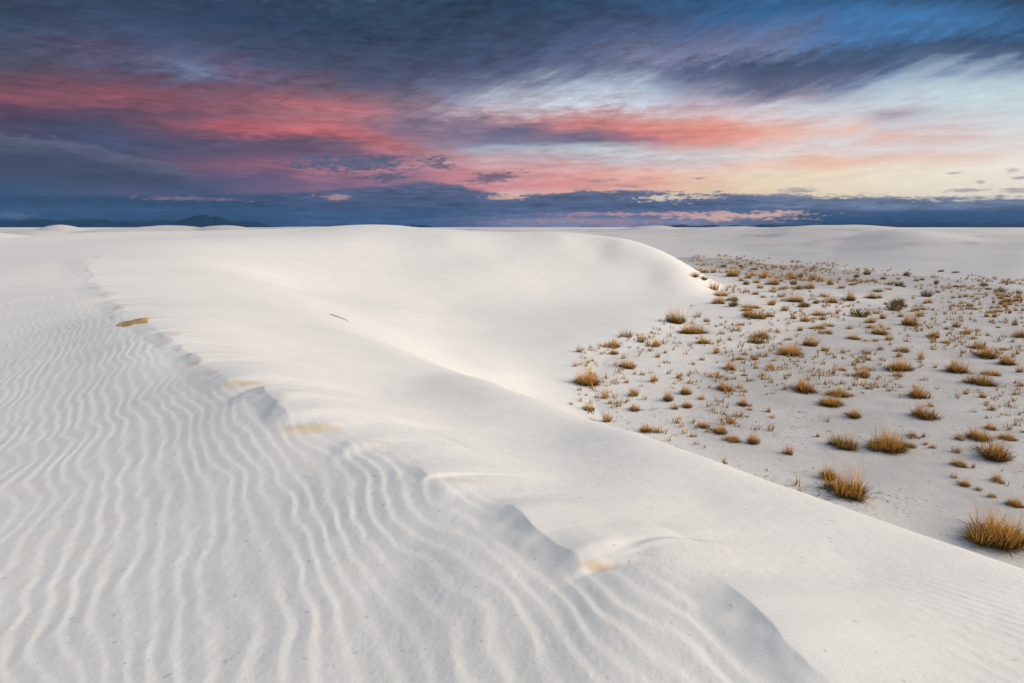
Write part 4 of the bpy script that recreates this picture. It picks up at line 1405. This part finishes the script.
def crust(p0, p1, halfw, thick, label, seed):
    """a thin ragged lens of crust following the dune surface between two ground points"""
    (x0, y0), (x1, y1) = p0, p1
    L = math.hypot(x1 - x0, y1 - y0)
    ex, ey = (x1 - x0) / L, (y1 - y0) / L
    nxx, nyy = -ey, ex
    nu, nv = 40, 12
    u = np.linspace(0, 1, nu)
    v = np.linspace(-1, 1, nv)
    U, V = np.meshgrid(u, v, indexing='ij')
    wid = halfw * (np.sin(np.pi * U ** 0.7) ** 0.9 * (1 - 0.35 * U)) * (1 + fbm(U * 5, V * 0 + seed, seed, 3) * 0.7)
    x = x0 + ex * L * U + nxx * wid * V
    y = y0 + ey * L * U + nyy * wid * V
    g = dune_z(x, y, False)
    top = g + 0.004 + thick * (1 - V ** 2) ** 0.6 * np.sin(np.pi * np.clip(U, 0.02, .98)) ** 0.4 + fbm(x * 12, y * 12, seed, 3) * thick * 0.6
    bot = g - 0.06
    cx0, cy0, cz0 = (x0 + x1) / 2, (y0 + y1) / 2, float(np.mean(g))
    pts = np.concatenate([np.stack([x, y, top], -1).reshape(-1, 3), np.stack([x, y, bot], -1).reshape(-1, 3)]) - np.array([cx0, cy0, cz0])
    i = np.arange(nu * nv).reshape(nu, nv)
    f = np.stack([i[:-1, :-1], i[1:, :-1], i[1:, 1:], i[:-1, 1:]], -1).reshape(-1, 4).tolist()
    f += (np.array(f)[:, ::-1] + nu * nv).tolist()
    ring = list(i[:, 0]) + list(i[-1, 1:]) + list(i[-2::-1, -1]) + list(i[0, -2:0:-1])
    for a, b in zip(ring, ring[1:] + ring[:1]):
        f.append([int(b), int(a), int(a + nu * nv), int(b + nu * nv)])
    me = bpy.data.meshes.new('sand_crust')
    me.from_pydata(pts.tolist(), [], f)
    me.materials.append(M_CRUST)
    o = mesh_obj('sand_crust', me)
    o.location = (cx0, cy0, cz0)
    o['label'] = label
    o['category'] = 'sand crust'
    return o


def near_hit(px, py):
    d = ray(px, py)
    d = d / d[1]
    ys = np.geomspace(1.5, 60, 1500)
    g = dune_z(d[0] * ys, ys, False)
    k = np.nonzero(d[2] * ys < g)[0][0]
    return d[0] * ys[k], ys[k]


crust(near_hit(123, 322.5), near_hit(148, 323.5), 0.22, 0.02, 'lens of ochre crust laid bare on the crest of the white dune', 3)
crust(near_hit(330, 314), near_hit(348, 321), 0.12, 0.02, 'narrow brown crust sliver alone on the smooth dune slope', 8)


# ------------------------------------------------------------------ the air
def haze_box(x0, x1, y0, y1, z0, z1):
    me = bpy.data.meshes.new('haze')
    v = [(x, y, z) for x in (x0, x1) for y in (y0, y1) for z in (z0, z1)]
    f = [(0, 1, 3, 2), (4, 6, 7, 5), (0, 4, 5, 1), (2, 3, 7, 6), (0, 2, 6, 4), (1, 5, 7, 3)]
    me.from_pydata(v, [], f)
    m = bpy.data.materials.new('blue evening air')
    m.use_nodes = True
    n = m.node_tree
    n.nodes.clear()
    out = n.nodes.new('ShaderNodeOutputMaterial')
    vol = n.nodes.new('ShaderNodeVolumePrincipled')
    vol.inputs['Color'].default_value = (0.14, 0.42, 0.88, 1)
    vol.inputs['Density'].default_value = HAZE
    n.links.new(vol.outputs[0], out.inputs['Volume'])
    me.materials.append(m)
    o = bpy.data.objects.new('haze', me)
    COL.objects.link(o)
    o['kind'] = 'stuff'
    o['label'] = 'thin blue evening air over the plain'
    return o


HAZE = 2.2e-5
haze_box(-17500, 17500, -17500, 17500, -35, 480)
